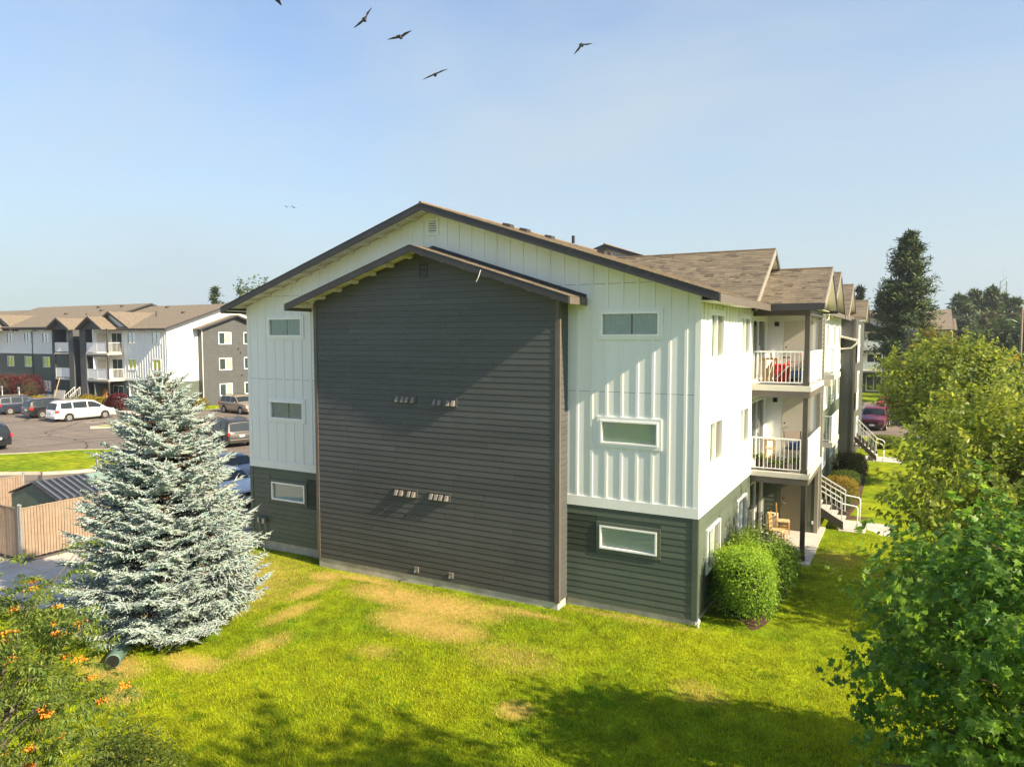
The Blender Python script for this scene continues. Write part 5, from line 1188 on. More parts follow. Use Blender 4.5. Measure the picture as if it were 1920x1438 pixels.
# ------------------------------------------------------------------ vegetation
def lumps(dirs, rs, k=9, amp=.22):
    """low frequency lumps on a crown surface"""
    c = norm(rs.normal(0, 1, (k, 3))); a = rs.uniform(-1, 1, k) * amp
    return 1 + (np.exp(-((1 - dirs @ c.T) * 5.5)) * a).sum(1)
def limb(m, a, b, r0, r1, rs, wob=.12, n=6):
    a, b = np.array(a, float), np.array(b, float); L = np.linalg.norm(b - a); P = []; Rr = []
    for i in range(n):
        t = i / (n - 1); q = a + (b - a) * t + np.array([0, 0, .10 * L * math.sin(t * math.pi)]) + rs.normal(0, wob * L * .12, 3) * (0 < i < n - 1)
        P.append(tuple(q)); Rr.append(r0 + (r1 - r0) * t)
    m.tube(P, Rr, 6)
def leafy_tree(name, label, loc, h, rad, crown_z, nclump, per, size, shape, c_lo, c_hi, seed, group=None, trunk_r=.12, mat='maple_leaf', sig=.30, cat='tree', flat=.6, limbs=30, inner=.35, squash=1.0, bark='bark', up=.55):
    rs = np.random.RandomState(seed); root = empty(name, loc); tag(root, label, cat, group)
    rx, ry, rz = rad; cen = np.array([0, 0, crown_z])
    d = norm(rs.normal(0, 1, (nclump, 3))); q = rs.uniform(inner, 1, nclump) ** .55; lp = lumps(d, rs, 18, .32)
    C = cen + d * np.array([rx, ry, rz]) * (q * lp)[:, None]
    C = C[C[:, 2] > .25]; nclump = len(C)
    sh = norm(norm((C - cen) / np.array([rx, ry, rz])) * .55 + np.array([0, 0, .55]) + rs.normal(0, .35, (nclump, 3))) * rs.uniform(.6, 1.9, (nclump, 1)) * sig * 3.2
    uu = rs.uniform(-.55, .55, (nclump * per, 1)); P = np.repeat(C, per, 0) + np.repeat(sh, per, 0) * uu + rs.normal(0, sig * .62, (nclump * per, 3)) * np.array([1, 1, flat]) * (1 - .75 * (uu + .5).clip(0, 1))
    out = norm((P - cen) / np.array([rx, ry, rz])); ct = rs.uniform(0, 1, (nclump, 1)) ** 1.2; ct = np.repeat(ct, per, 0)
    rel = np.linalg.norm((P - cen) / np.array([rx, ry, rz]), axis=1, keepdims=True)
    crown_mix = np.clip(ct * .75 + .35 * (out[:, 2:3] * .5 + .5) * rs.uniform(.3, 1.2, (len(P), 1)), 0, 1)  # colour mix, varied per clump and rising towards the crown top
    tint = (np.array(c_lo) * (1 - crown_mix) + np.array(c_hi) * crown_mix) * rs.uniform(.75, 1.25, (len(P), 1))
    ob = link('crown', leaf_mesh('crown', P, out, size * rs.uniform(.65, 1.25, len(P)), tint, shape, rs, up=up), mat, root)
    m = MB(); top = crown_z + rz * .55
    m.tube([(0, 0, -.15), (rs.normal(0, .04), rs.normal(0, .04), top * .35), (rs.normal(0, .1), rs.normal(0, .1), top * .7), (rs.normal(0, .12), rs.normal(0, .12), top)], [trunk_r * 1.25, trunk_r, trunk_r * .6, trunk_r * .15], 10); m.build('trunk', bark, root, smooth=True)
    m = MB(); idx = rs.choice(nclump, min(limbs, nclump), False)
    for i in idx:
        e = C[i]; z0 = max(.5, min(top * .8, e[2] - .45 * math.hypot(e[0], e[1]))); limb(m, (0, 0, z0), e, trunk_r * .32, .008, rs)
    o = m.build('branches', bark, root, fix=False); o['kind'] = 'stuff'
    return root
LO, HI = (.022, .060, .014), (.105, .155, .018)
leafy_tree('maple_tree', 'nearest dark green maple in the lower right corner', (6.3, -5.5, .03), 4.8, (2.55, 2.5, 2.3), 2.6, 950, 32, .105, 'maple', (.042, .13, .028), (.22, .36, .05), 101, 'maples along the lawn', .10, sig=.22, limbs=70)
leafy_tree('maple_tree', 'bright yellow green maple behind the nearest dark maple', (7.3, 5.0, .03), 6.0, (3.2, 3.3, 2.6), 3.3, 950, 30, .13, 'maple6', (.07, .135, .022), (.30, .34, .055), 102, 'maples along the lawn', .13, sig=.26, limbs=60)
leafy_tree('maple_tree', 'round yellow green maple beside the right hand driveway', (6.3, 22.0, .03), 7.4, (2.8, 2.85, 2.25), 4.55, 800, 30, .14, 'maple6', (.06, .12, .022), (.27, .31, .055), 103, 'maples along the lawn', .15, sig=.30, limbs=50)
leafy_tree('maple_tree', 'maple beside the camera whose shadow falls across the lower lawn', (10.3, -11.3, .03), 10.6, (3.6, 3.4, 4.0), 6.6, 520, 26, .16, 'maple6', LO, HI, 104, 'maples along the lawn', .16, sig=.34, limbs=30)
leafy_tree('maple_tree', 'small golden topped tree between the spruce and the round maple', (6.0, 44.0, -.2), 8, (1.5, 1.5, 2.0), 5.9, 150, 26, .16, 'maple6', (.06, .08, .015), (.24, .19, .03), 105, 'maples along the lawn', .1, sig=.3, limbs=16)

# blue spruce: every sprig a brush of needles
def spruce(name, label, loc, H, Rb, seed, dens=1.0, c=(.43, .53, .51), group=None):
    rs = np.random.RandomState(seed); root = empty(name, loc); tag(root, label, 'tree', group)
    A = []; B = []; K = []; br = MB()           # sprig start, end, brown flag
    z = .30; 
    while z < H * .985:
        t = z / H; Lm = Rb * min(1.0, 1.12 * (1 - t) ** .62) * (1.0 if t > .14 else .84 + t * 1.15) + .06; nb = int((7 + 11 * (1 - t)) * dens)
        a0 = rs.uniform(0, 6.28)
        for k in range(nb):
            a = a0 + 6.283 * k / nb + rs.normal(0, .16); L = Lm * rs.uniform(.78, 1.10); zz = z + rs.normal(0, .06)
            rise = -.16 + .62 * t ** 1.2; dx, dy = math.cos(a), math.sin(a); sx, sy = -dy, dx
            curve = lambda u: np.array([dx * L * u, dy * L * u, zz + L * (rise * u + (.20 if t < .6 else .1) * u * u * u) ])
            pts = [curve(u) for u in (0, .35, .7, 1)]
            br.tube([tuple(p) for p in pts], [.022 * (1 - t) + .008, .014, .009, .004], 4, cap=False)
            step = .075 / dens; n = max(3, int(L * .82 / step))
            for i in range(n):
                u = .18 + .82 * (i + rs.uniform(-.3, .3)) / n
                if u > 1: u = 1
                p = curve(u); spread = (1.06 - u) * L * .48 + .10
                for sd in (-1, 1):
                    ln = min(.62, spread) * rs.uniform(.6, 1.05); fwd = rs.uniform(.55, .95)
                    dirv = np.array([dx * fwd + sx * sd * .8, dy * fwd + sy * sd * .8, rise * .5 + rs.normal(.03, .16)]); dirv /= np.linalg.norm(dirv)
                    e = p + dirv * ln; m_ = max(1, int(ln / .20))
                    for q in range(m_):
                        s0 = p + (e - p) * (q / m_); s1 = p + (e - p) * ((q + 1) / m_)
                        A.append(s0 + rs.normal(0, .012, 3)); B.append(s1 + rs.normal(0, .012, 3)); K.append(u < .42 and rs.rand() < .38)
                        if rs.rand() < .55:
                            sdv = (B[-1] - A[-1]); per = np.cross(dirv, [0, 0, 1]) * rs.choice([-1, 1]) + np.array([0, 0, rs.uniform(-.1, .5)]) + dirv
                            per /= np.linalg.norm(per); A.append(s0 + sdv * .5); B.append(s0 + sdv * .5 + per * rs.uniform(.08, .15)); K.append(K[-1] and rs.rand() < .6)
            for q in range(2):
                A.append(curve(.9)); B.append(curve(1.0) + rs.normal(0, .05, 3) + np.array([dx, dy, rise + .25]) * .10); K.append(False)
        z += (.135 + .05 * (1 - t)) / dens ** .5
    for q in range(5): A.append(np.array([0, 0, H * (.93 + .014 * q)])); B.append(np.array([rs.normal(0, .05), rs.normal(0, .05), H * (.96 + .016 * q)])); K.append(False)
    A, B, K = np.array(A), np.array(B), np.array(K); n = len(A)
    ax = B - A; L = np.linalg.norm(ax, axis=1, keepdims=True); ax = ax / np.maximum(L, 1e-5)
    ref = np.where(np.abs(ax[:, 2:3]) > .9, np.array([[1., 0, 0]]), np.array([[0, 0, 1.]])); e1 = norm(np.cross(ax, ref)); e2 = np.cross(ax, e1)
    V = []; F = []; T = []; base = 0
    tone = rs.uniform(.62, 1.22, (n, 1)); col = np.array(c) * tone * (1 + rs.normal(0, .05, (n, 3))); col = np.where(K[:, None], np.array([.20, .115, .055]) * tone, col)
    # core
    k = 4; ring0 = np.stack([A + (e1 * math.cos(w) + e2 * math.sin(w)) * .025 for w in np.arange(k) * 2 * math.pi / k], 1); tip = (B)[:, None]
    Vc = np.concatenate([ring0, tip], 1).reshape(-1, 3); Fc = np.array([(i, (i + 1) % k, k) for i in range(k)]); Fc = (Fc[None] + (np.arange(n) * (k + 1))[:, None, None]).reshape(-1, 3)
    V.append(Vc); F.append(Fc); T.append(np.repeat(col * .8, k + 1, 0)); base = len(Vc)
    nn = int(9)
    for j in range(nn):
        u = (j + .5) / nn; w = j * 2.4 + rs.uniform(-.5, .5, (n, 1)); rad = e1 * np.cos(w) + e2 * np.sin(w); tang = e2 * np.cos(w) - e1 * np.sin(w)
        o = A + (B - A) * u; nl = rs.uniform(.026, .038, (n, 1)); wd = .0105
        tipv = o + rad * nl * .85 + ax * nl * .75
        Vn = np.stack([o - tang * wd, o + tang * wd, tipv], 1).reshape(-1, 3)
        V.append(Vn); F.append(np.arange(base, base + 3 * n).reshape(-1, 3)); T.append(np.repeat(col * (1 + .25 * rs.uniform(-1, 1, (n, 1))), 3, 0)); base += 3 * n
    link('crown', np_mesh('crown', np.concatenate(V), np.concatenate(F), np.concatenate(T)), 'needle', root)
    br.tube([(0, 0, -.2), (0, 0, H * .5), (0, 0, H * .97)], [.13, .08, .012], 10); o = br.build('trunk', 'bark', root, fix=False)
    return root, n
sp, nsp = spruce('blue_spruce', 'large pale blue spruce on the lawn left of the building', (-11.55, -6.0, -.06), 6.28, 2.28, 5, dens=1.08)
print('spruce sprigs', nsp)
sp2, n2 = spruce('blue_spruce', 'smaller blue spruce beside the far end of the right facade', (4.6, 50.0, -.2), 8.0, 1.9, 8, dens=.55, c=(.15, .22, .235))

# clipped shrubs
def shrub(name, label, loc, rad, n, size, c_lo, c_hi, seed, group=None, shape='simple', lump=.14, stems=True, fine=.05):
    rs = np.random.RandomState(seed); root = empty(name, loc); tag(root, label, 'shrub', group)
    d = norm(rs.normal(0, 1, (n, 3))); d[:, 2] = np.where(d[:, 2] < -.55, -d[:, 2], d[:, 2]); lp = lumps(d, rs, 14, lump)
    r = rs.uniform(.80, 1.03, n) ** 1.0 * lp * (1 + rs.normal(0, fine, n)); rad = np.array(rad)
    box = 1 / np.maximum(np.max(np.abs(d), axis=1), .82) * .6 + .28
    P = d * rad * (r * box)[:, None] + np.array([0, 0, rad[2] * .92]); keep = P[:, 2] > .03; P, d = P[keep], d[keep]; m = len(P)
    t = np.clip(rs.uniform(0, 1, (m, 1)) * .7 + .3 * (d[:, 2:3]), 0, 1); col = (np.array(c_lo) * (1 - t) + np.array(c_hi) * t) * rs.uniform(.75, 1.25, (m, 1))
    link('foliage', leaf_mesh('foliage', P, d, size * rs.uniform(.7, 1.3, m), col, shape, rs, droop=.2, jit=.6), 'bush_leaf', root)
    mb = MB()
    for i in range(14):
        a = rs.uniform(0, 6.28); q = rs.uniform(.3, .8); mb.tube([(0, 0, -.05), (rad[0] * q * .4 * math.cos(a), rad[1] * q * .4 * math.sin(a), rad[2] * .6), (rad[0] * q * math.cos(a), rad[1] * q * math.sin(a), rad[2] * 1.3)], [.025, .015, .006], 5)
    o = mb.build('stems', 'bark', root, fix=False)
    ball = MB(); N = 10  # solid dark ball filling the shrub behind its leaves
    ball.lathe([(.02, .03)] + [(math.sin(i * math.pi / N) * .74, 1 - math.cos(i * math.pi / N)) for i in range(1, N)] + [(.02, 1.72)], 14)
    o = ball.build('inner_ball', 'inner_dark', root, smooth=True); o.scale = (rad[0] * .9, rad[1] * .9, rad[2] * .9)
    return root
plain('inner_dark', (.03, .04, .015), .95, .5, 20)
shrub('clipped_shrub', 'big bright green clipped shrub at the building corner', (.86, 1.2, .05), (.84, .88, .95), 23000, .062, (.10, .20, .014), (.32, .46, .04), 201, 'shrubs at the corner', lump=.34, fine=.11)
shrub('clipped_shrub', 'second green shrub squeezed between the corner shrub and the patio', (1.0, 3.0, .05), (.88, .98, .96), 15000, .06, (.08, .165, .014), (.25, .36, .04), 202, 'shrubs at the corner', lump=.34, fine=.11)
shrub('low_shrub', 'small sprawling green shrub beside the patio slab edge', (1.25, 5.0, .05), (.55, .6, .5), 3500, .05, (.05, .09, .015), (.12, .17, .03), 203, 'shrubs at the corner')
shrub('spirea_shrub', 'orange tipped spirea shrub beside the first stair', (2.0, 15.6, .05), (.8, .95, .65), 6500, .06, (.07, .09, .015), (.36, .24, .03), 204, 'shrubs along the right facade')
shrub('low_shrub', 'dark green low shrub behind the orange tipped spirea', (1.95, 18.4, .05), (.75, .9, .55), 4500, .06, (.03, .07, .012), (.10, .14, .02), 205, 'shrubs along the right facade')
shrub('barberry_shrub', 'dark olive shrub with bronze top before the second stair', (2.05, 21.6, .05), (.85, 1.0, .75), 5000, .07, (.03, .055, .012), (.15, .12, .03), 206, 'shrubs along the right facade')
shrub('barberry_shrub', 'dark shrub at the stair side of the spirea', (2.1, 14.3, .05), (.5, .6, .45), 3000, .06, (.025, .05, .012), (.09, .11, .02), 207, 'shrubs along the right facade')
shrub('hedge_shrub', 'rounded light green hedge before the maroon suv', (3.2, 34.0, .05), (1.0, .8, .45), 4500, .07, (.07, .11, .015), (.19, .22, .03), 208, 'shrubs along the right facade')
for i, (x, y, r, kind, lab) in enumerate(((-83.4, 25.6, 1.9, 'red', 'large dark red maple shrub at the left of the far bed'), (-78.9, 25.6, 1.9, 'red', 'dark red maple shrub just left of the far stair'), (-80.9, 25.2, 1.0, 'green', 'light green shrub between the two red shrubs'),
        (-78.2, 24.9, .95, 'gold', 'golden shrub under the left red shrub'), (-75.6, 24.9, .95, 'gold', 'golden shrub under the right red shrub'), (-67.2, 25.4, 1.15, 'gold', 'golden shrub before the far patio'), (-65.2, 25.6, 1.15, 'gold', 'golden shrub right of the far patio'), (-63.3, 25.8, 1.0, 'red', 'small dark red shrub beside the blue spruce top'),
        (-70.2, 25.6, .8, 'green', 'low green shrub at the far patio post'), (-58.2, 31.0, .95, 'gold', 'yellow shrub at the corner of the far building'), (-86.8, 25.2, 1.0, 'gold', 'golden shrub at the left picture edge'))):
    lo, hi = {'red': ((.05, .008, .012), (.17, .028, .03)), 'green': ((.05, .09, .015), (.16, .20, .03)), 'gold': ((.14, .13, .015), (.36, .28, .03))}[kind]
    shrub({'red': 'red_shrub', 'green': 'green_shrub', 'gold': 'golden_shrub'}[kind], lab, (x, y, -.05), (r, r * .9, r * (.85 if kind == 'red' else .6)), 2600, .16, lo, hi, 300 + i, 'shrubs along the far building', lump=.2, fine=.1)

# rowan with orange berries at the lower left, close to the camera
def rowan(loc, seed=1):
    rs = np.random.RandomState(seed); root = empty('rowan_tree', loc); tag(root, 'rowan tree with feathery leaves and orange berries at the left edge', 'tree')
    cen = np.array([0, 0, 3.2]); n = 500; d = norm(rs.normal(0, 1, (n, 3))); q = rs.uniform(.15, 1, n) ** .5; rad = np.array([1.15, 1.3, 1.45]); C = cen + d * rad * (q * lumps(d, rs, 9, .3))[:, None]
    ext = np.array([(rs.uniform(-.3, 1.1), rs.uniform(-.6, .9), rs.uniform(3.9, 4.9)) for i in range(26)]); C = np.concatenate([C, ext])
    P = []; O = []; Nn = []; br = MB(); be = []
    for c in C:
        nf = rs.randint(4, 8)
        for f in range(nf):
            a = rs.uniform(0, 6.28); dv = np.array([math.cos(a), math.sin(a), rs.uniform(-.2, .5)]); dv /= np.linalg.norm(dv); L = rs.uniform(.15, .23)
            sd = np.cross(dv, [0, 0, 1]); sd /= np.linalg.norm(sd)
            for k in range(7):
                u = .22 + .78 * k / 6; p = c + dv * L * u - np.array([0, 0, .06 * u * u])
                for sg in (-1, 1):
                    P.append(p); O.append(sd * sg + dv * .45)
        if rs.rand() < .10: be.append(c + np.array([0, 0, .06]))
    P, O = np.array(P), norm(np.array(O)); m = len(P); t = rs.uniform(0, 1, (m, 1)) ** 1.5
    rel = np.repeat(rs.uniform(.7, 1.3, (m // 14 + 1, 1)), 14, 0)[:m]
    col = (np.array([.07, .135, .028]) * (1 - t) + np.array([.24, .28, .05]) * t) * rel
    link('crown', leaf_mesh('crown', P, O, .058 * rs.uniform(.9, 1.35, m), col, 'lance', rs, droop=.15, jit=.2, up=.8), 'bush_leaf', root)
    for c in be:
        b = MB()
        for k in range(26):
            v = rs.normal(0, .026, 3) * np.array([1.3, 1.3, .5]); r = .0085
            b.hexa([tuple(c + v + np.array(o) * r) for o in ((-1, -1, -1), (1, -1, -1), (1, 1, -1), (-1, 1, -1), (-1, -1, 1), (1, -1, 1), (1, 1, 1), (-1, 1, 1))])
        o = b.build('berry_cluster', 'orange_berry', root, fix=False, smooth=True); o['kind'] = 'stuff'
    for i in rs.choice(len(C), 60, False): limb(br, (0, 0, min(3.0, max(.6, C[i][2] - 1.2))), C[i], .016, .004, rs)
    o = br.build('branches', 'bark_grey', root, fix=False); o['kind'] = 'stuff'
    MB().tube([(0, 0, -.2), (.05, .02, 1.6), (0, .06, 3.4)], [.09, .07, .03], 8).build('trunk', 'bark_grey', root, smooth=True)
    return root
rowan((-4.5, -13.4, -.02))
def wild_shrub(loc, rad, n, seed, label, cols, berries=None):
    rs = np.random.RandomState(seed); root = empty('wild_shrub', loc); tag(root, label, 'shrub')
    nc = n // 22; d = norm(rs.normal(0, 1, (nc, 3))); d[:, 2] = np.abs(d[:, 2]); q = rs.uniform(.3, 1, nc) ** .5; C = d * np.array(rad) * (q * lumps(d, rs, 9, .3))[:, None]
    P = np.repeat(C, 22, 0) + rs.normal(0, .10, (nc * 22, 3)); out = norm(P + 1e-3); t = np.repeat(rs.uniform(0, 1, (nc, 1)), 22, 0) * .7 + .3 * rs.uniform(0, 1, (nc * 22, 1))
    col = (np.array(cols[0]) * (1 - t) + np.array(cols[1]) * t) * rs.uniform(.75, 1.25, (len(P), 1))
    link('foliage', leaf_mesh('foliage', P, out, .055 * rs.uniform(.6, 1.3, len(P)), col, 'simple', rs), 'bush_leaf', root)
    if berries is not None:
        k = 60; Q = C[rs.choice(nc, k)] + np.array([0, 0, .08]); Q = np.repeat(Q, 8, 0) + rs.normal(0, .03, (k * 8, 3)); link('blossom', leaf_mesh('blossom', Q, norm(Q), .035 * np.ones(len(Q)), np.array(berries), 'simple', rs), 'bush_leaf', root)
    m = MB()
    for i in rs.choice(nc, 40): limb(m, (0, 0, 0), C[i], .015, .004, rs)
    o = m.build('stems', 'bark_grey', root, fix=False)
wild_shrub((-3.05, -12.1, .0), (.85, 1.0, 1.85), 22000, 401, 'loose yellow green shrub in the bottom left corner', ((.06, .10, .015), (.22, .23, .035)), (.6, .55, .15))
wild_shrub((-4.9, -11.6, .0), (1.1, 1.0, 2.1), 22000, 402, 'shrub with yellow flower heads under the rowan', ((.045, .095, .018), (.18, .21, .03)), (.62, .45, .03))
wild_shrub((-2.0, -11.4, .0), (.7, .7, .95), 10000, 403, 'low pale stemmed shrub at the bottom edge of the lawn', ((.07, .10, .02), (.24, .24, .06)), (.45, .42, .28))

# background trees
def conifer(name, label, loc, H, Rb, n, size, c_lo, c_hi, seed, group, bare=.06, pw=.85, lumpy=.3):
    rs = np.random.RandomState(seed); root = empty(name, loc); tag(root, label, 'tree', group)
    nb = max(30, n // 60); t = rs.uniform(bare, .985, nb) ; a = rs.uniform(0, 6.283, nb); prof = (1 - t) ** pw * (np.clip((t - bare) * 7, 0, 1)) + .05
    L = Rb * prof * rs.uniform(.45, 1.25, nb); P = []; m = MB()
    for i in range(nb):
        k = max(14, int(60 * (L[i] / Rb + .25))); u = rs.uniform(.15, 1, k) ** .7; w = .30 * L[i] * u + .12
        z = t[i] * H + L[i] * u * (.10 + .25 * t[i]); P.append(np.stack([math.cos(a[i]) * L[i] * u + rs.normal(0, 1, k) * w * .45, math.sin(a[i]) * L[i] * u + rs.normal(0, 1, k) * w * .45, z + rs.normal(0, .05, k) * H * .12], 1))
        if i % 3 == 0: m.tube([(0, 0, t[i] * H), (math.cos(a[i]) * L[i] * .8, math.sin(a[i]) * L[i] * .8, t[i] * H + L[i] * .2)], [.05, .015], 4, cap=False)
    K = np.concatenate([np.full(len(p), rs.uniform(0, 1)) for p in P])[:, None]; P = np.concatenate(P); out = norm(P * np.array([1, 1, 0]) + np.array([0, 0, .6]))
    tt = np.clip(K * .7 + .3 * rs.uniform(0, 1, (len(P), 1)), 0, 1); col = (np.array(c_lo) * (1 - tt) + np.array(c_hi) * tt) * rs.uniform(.75, 1.25, (len(P), 1))
    link('crown', leaf_mesh('crown', P, out, size * 1.35 * rs.uniform(.6, 1.3, len(P)), col, 'lance', rs, droop=-.3, jit=.8), 'needle', root)
    m.tube([(0, 0, -.3), (0, 0, H * .6), (0, 0, H)], [H * .016, H * .009, .02], 8); m.build('trunk', 'bark', root, fix=False)
BGT = 'trees beyond the buildings'
conifer('pine_tree', 'tall ponderosa pine standing alone behind the right facade', (4.15, 75.0, -.3), 18.9, 4.0, 34000, .40, (.018, .045, .016), (.09, .125, .028), 501, BGT, .12, .62)
conifer('pine_tree', 'dark conifer just left of the tall pine', (1.1, 92.0, -.3), 13.2, 3.0, 11000, .55, (.035, .055, .025), (.07, .10, .03), 502, BGT, .02)
conifer('pine_tree', 'small dark conifer tip above the right hand roofs', (-2.4, 105.3, -.3), 14.8, 2.4, 7000, .6, (.03, .045, .022), (.05, .08, .03), 503, BGT, .02)
for i, (x, y, h, r, lab) in enumerate(((13.4, 159.8, 15.9, 4.6, 'leftmost conifer of the distant grove'), (16.2, 162.5, 17.0, 4.0, 'second conifer from the left of the distant grove'), (19.3, 163, 17.3, 4.4, 'twin topped tall conifer in the middle of the distant grove'), (22.6, 176, 16.6, 3.8, 'conifer of the distant grove below the radio mast'), (23.8, 165, 14.9, 3.8, 'conifer of the distant grove beside the utility pole'), (27.5, 166, 14.0, 4.6, 'rightmost conifer of the distant grove'))):
    conifer('distant_conifer', lab, (x, y, -.3), h, r, 11000, .85, (.045, .085, .045), (.13, .17, .06), 510 + i, BGT, .03, .7)
conifer('willow_tree', 'brownish drooping tree in front of the distant grove', (17.6, 146, -.3), 11.8, 3.6, 9000, .6, (.09, .10, .045), (.19, .17, .07), 530, BGT, .05, .55)
leafy_tree('distant_tree', 'broad dark leafy tree at the right picture edge', (19.8, 124, -.3), 12, (6.4, 5, 5.2), 5.4, 420, 30, .6, 'simple', (.016, .04, .014), (.06, .10, .02), 540, BGT, .3, sig=.8, limbs=8)
leafy_tree('distant_tree', 'pale slim poplar in front of the distant grove', (14.2, 122, -.3), 10, (1.3, 1.3, 3.6), 6.3, 60, 24, .42, 'simple', (.05, .09, .03), (.14, .18, .05), 541, BGT, .15, sig=.4, limbs=6)
leafy_tree('distant_tree', 'low leafy tree beyond the right hand street', (12.0, 100, -.3), 7, (3.2, 3, 2.4), 3.6, 110, 24, .4, 'simple', (.03, .06, .016), (.11, .14, .03), 542, BGT, .15, sig=.5, limbs=6)
leafy_tree('distant_tree', 'yellowish leafy tree at the foot of the tall pine', (8.8, 82, -.3), 7.4, (2.6, 2.6, 2.2), 5.0, 90, 24, .36, 'simple', (.04, .075, .018), (.17, .16, .03), 543, BGT, .15, sig=.45, limbs=6)
leafy_tree('distant_tree', 'small green street tree beside the road sign', (13.9, 58, -.3), 6.5, (2.6, 2.6, 2.3), 4.0, 130, 26, .26, 'maple6', (.035, .07, .016), (.15, .17, .03), 546, BGT, .12, sig=.4, limbs=10)
conifer('pine_tree', 'conifer tip above the far left roof ridge', (-88.6, 58.0, -.3), 14.9, 2.3, 7000, .5, (.03, .055, .028), (.08, .11, .04), 544, BGT, .02, .8)
leafy_tree('distant_tree', 'leafy treetop peeking over the left eave of the near building', (-75.2, 53.9, -.3), 15, (3.2, 3.2, 4.6), 10.5, 130, 24, .45, 'simple', (.04, .075, .025), (.13, .16, .04), 545, BGT, .2, sig=.6, limbs=8)

# ------------------------------------------------------------------ utility pole, wires, sign, mast
p = empty('utility_pole', (16.0, 86.3, -.1)); tag(p, 'wooden utility pole with a street lamp arm at the right edge', 'utility pole')
MB().tube([(0, 0, -.2), (0, 0, 10.6)], [.17, .11], 10).build('pole', 'pole_wood', p, smooth=True)
MB().box(-1.2, 1.2, -.06, .06, 9.9, 10.02).build('crossarm', 'pole_wood', p)
MB().tube([(0, 0, 8.7), (-1.0, -.1, 9.2), (-1.25, -.1, 9.22)], .03, 6).build('lamp_arm', 'galvanised', p); MB().box(-1.5, -1.1, -.2, 0, 9.15, 9.27).build('lamp_head', 'galvanised', p)
for i in (-1.0, 0, 1.0): MB().lathe([(.04, 0), (.06, .08), (.03, .18)], 8, (i, 0, 10.02)).build('insulator', 'galvanised', p)
for k, (z0, z1, y) in enumerate(((10.1, 10.6, 86.3), (9.95, 10.1, 86.9), (8.4, 8.6, 86.2), (5.6, 5.7, 86.2), (4.2, 4.2, 86.2))):
    P = []
    for t in np.linspace(0, 1, 14): P.append((-60 + 140 * t, y + 30 - 60 * t * .55, z1 + (1.2 - .4 * k) * (2 * t - 1) ** 2 - .6))
    o = MB().tube(P, .022, 4).build('power_line', 'wire'); tag(o, ['top power line', 'second power line', 'thick bright cable below the power lines', 'lower phone cable', 'lowest phone cable'][k] + ' strung past the utility pole', 'cable', 'overhead lines')
s = empty('road_sign', (13.5, 67.6, -.2)); tag(s, 'yellow diamond road sign on a post by the street', 'road sign')
MB().box(-.03, .03, -.03, .03, 0, 5.4).build('post', 'galvanised', s); MB().hexa([(0, -.05, 4.55), (.62, -.05, 5.15), (.62, -.035, 5.15), (0, -.035, 4.55), (-.62, -.05, 5.15), (0, -.05, 5.75), (0, -.035, 5.75), (-.62, -.035, 5.15)]).build('plate', 'sign_yellow', s)
t = empty('radio_mast', (49.5, 466, -.3)); tag(t, 'thin grey lattice radio mast above the distant grove', 'mast')
for sx, sy in ((-1.6, -1.6), (1.6, -1.6), (1.6, 1.6), (-1.6, 1.6)): MB().tube([(sx, sy, 0), (sx * .9, sy * .9, 38)], .22, 4).build('leg', 'galvanised', t)
for z in range(16, 38, 3):
    for (a, b) in (((-1.6, -1.6), (1.6, -1.6)), ((1.6, -1.6), (1.6, 1.6))): MB().tube([(*a, z), (*b, z + 3)], .12, 4).build('brace', 'galvanised', t)
MB().tube([(0, 0, 38), (0, 0, 46)], .12, 4).build('antenna', 'galvanised', t)

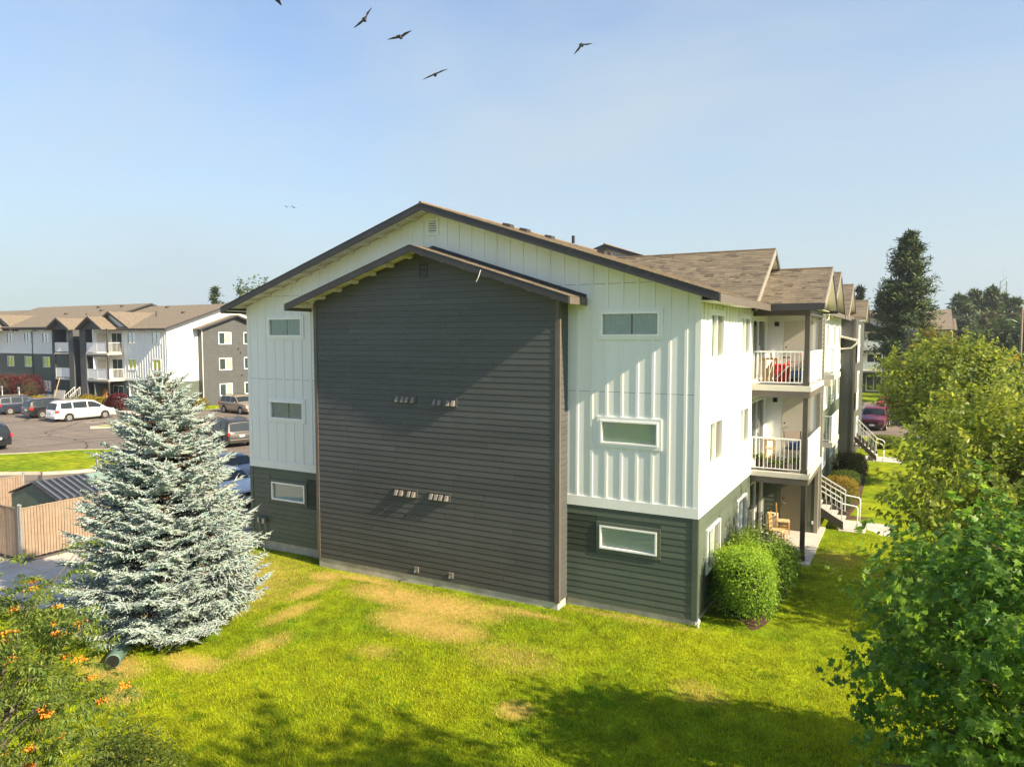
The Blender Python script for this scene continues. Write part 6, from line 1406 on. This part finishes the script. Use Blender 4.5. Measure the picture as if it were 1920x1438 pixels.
# ------------------------------------------------------------------ birds
def bird(label, loc, heading, bank, flap_l, flap_r, sc=1.0):
    root_name = 'bird'; m = MB()
    P = [(.16, 0, 0), (.12, 0, .012), (.06, 0, .01), (-.04, 0, 0), (-.12, 0, -.006), (-.17, 0, -.008)]; Rr = [.006, .028, .048, .05, .03, .012]; m.tube(P, Rr, 8)
    m.hexa([(-.14, -.02, -.008), (-.29, -.07, -.012), (-.29, .07, -.012), (-.14, .02, -.008), (-.14, -.02, .0), (-.29, -.07, -.004), (-.29, .07, -.004), (-.14, .02, .0)])
    for sg, fl in ((-1, flap_l), (1, flap_r)):
        c, s = math.cos(R(fl)), math.sin(R(fl)); c2, s2 = math.cos(R(fl * .6 - 8)), math.sin(R(fl * .6 - 8))
        y0, y1 = .035, .035 + .13 * c; z0, z1 = .015, .015 + .13 * s; y2, z2 = y1 + .21 * c2, z1 + .21 * s2
        for (a, b) in (((.08, -.10, y0, z0), (.105, -.10, y1, z1)), ((.105, -.10, y1, z1), (-.04, -.075, y2, z2))):
            m.hexa([(a[0], sg * a[2], a[3]), (a[1], sg * a[2], a[3]), (b[1], sg * b[2], b[3]), (b[0], sg * b[2], b[3]), (a[0], sg * a[2], a[3] + .008), (a[1], sg * a[2], a[3] + .008), (b[1], sg * b[2], b[3] + .004), (b[0], sg * b[2], b[3] + .004)])
    o = m.build('bird', 'bird_dark', smooth=False); o.location = loc; o.rotation_euler = (R(bank), R(-8), R(heading)); o.scale = (sc,) * 3; tag(o, label, 'bird', 'birds in flight')
bird('bird cut off by the top picture edge', (-16.0, 2.15, 19.3), 200, 20, 10, 15)
bird('bird with raised wings nearest the top left of the flock', (-13.85, 4.48, 18.95), 122, -30, 42, -6, 1.35)
bird('bird gliding just right of the topmost bird', (-12.65, 5.08, 18.3), 112, -10, 24, 6, 1.3)
bird('lowest bird of the near flock, wings level', (-11.47, 5.62, 16.9), 125, -18, 12, -4, 1.35)
bird('bird alone at right with drooping wings', (-7.92, 11.17, 19.2), 100, -28, -35, -20, 1.25)
bird('left of the two tiny distant birds', (-52.7, 38.1, 20.6), 150, 10, 15, 20, 1.1)
bird('right of the two tiny distant birds', (-52.1, 38.5, 20.55), 160, 10, 5, 25, 1.1)

# ------------------------------------------------------------------ light summer haze in the air
m_ = bpy.data.materials.new('haze'); m_.use_nodes = True; hn = m_.node_tree.nodes; hn.clear()
ho = hn.new('ShaderNodeOutputMaterial'); hv = hn.new('ShaderNodeVolumePrincipled'); hv.inputs['Color'].default_value = (.86, .93, 1.0, 1); hv.inputs['Density'].default_value = .00035; hv.inputs['Anisotropy'].default_value = .3
m_.node_tree.links.new(hv.outputs[0], ho.inputs['Volume'])
hz = MB().box(-400, 400, -60, 600, -1.6, 60).build('haze', m_); tag(hz, kind='stuff')
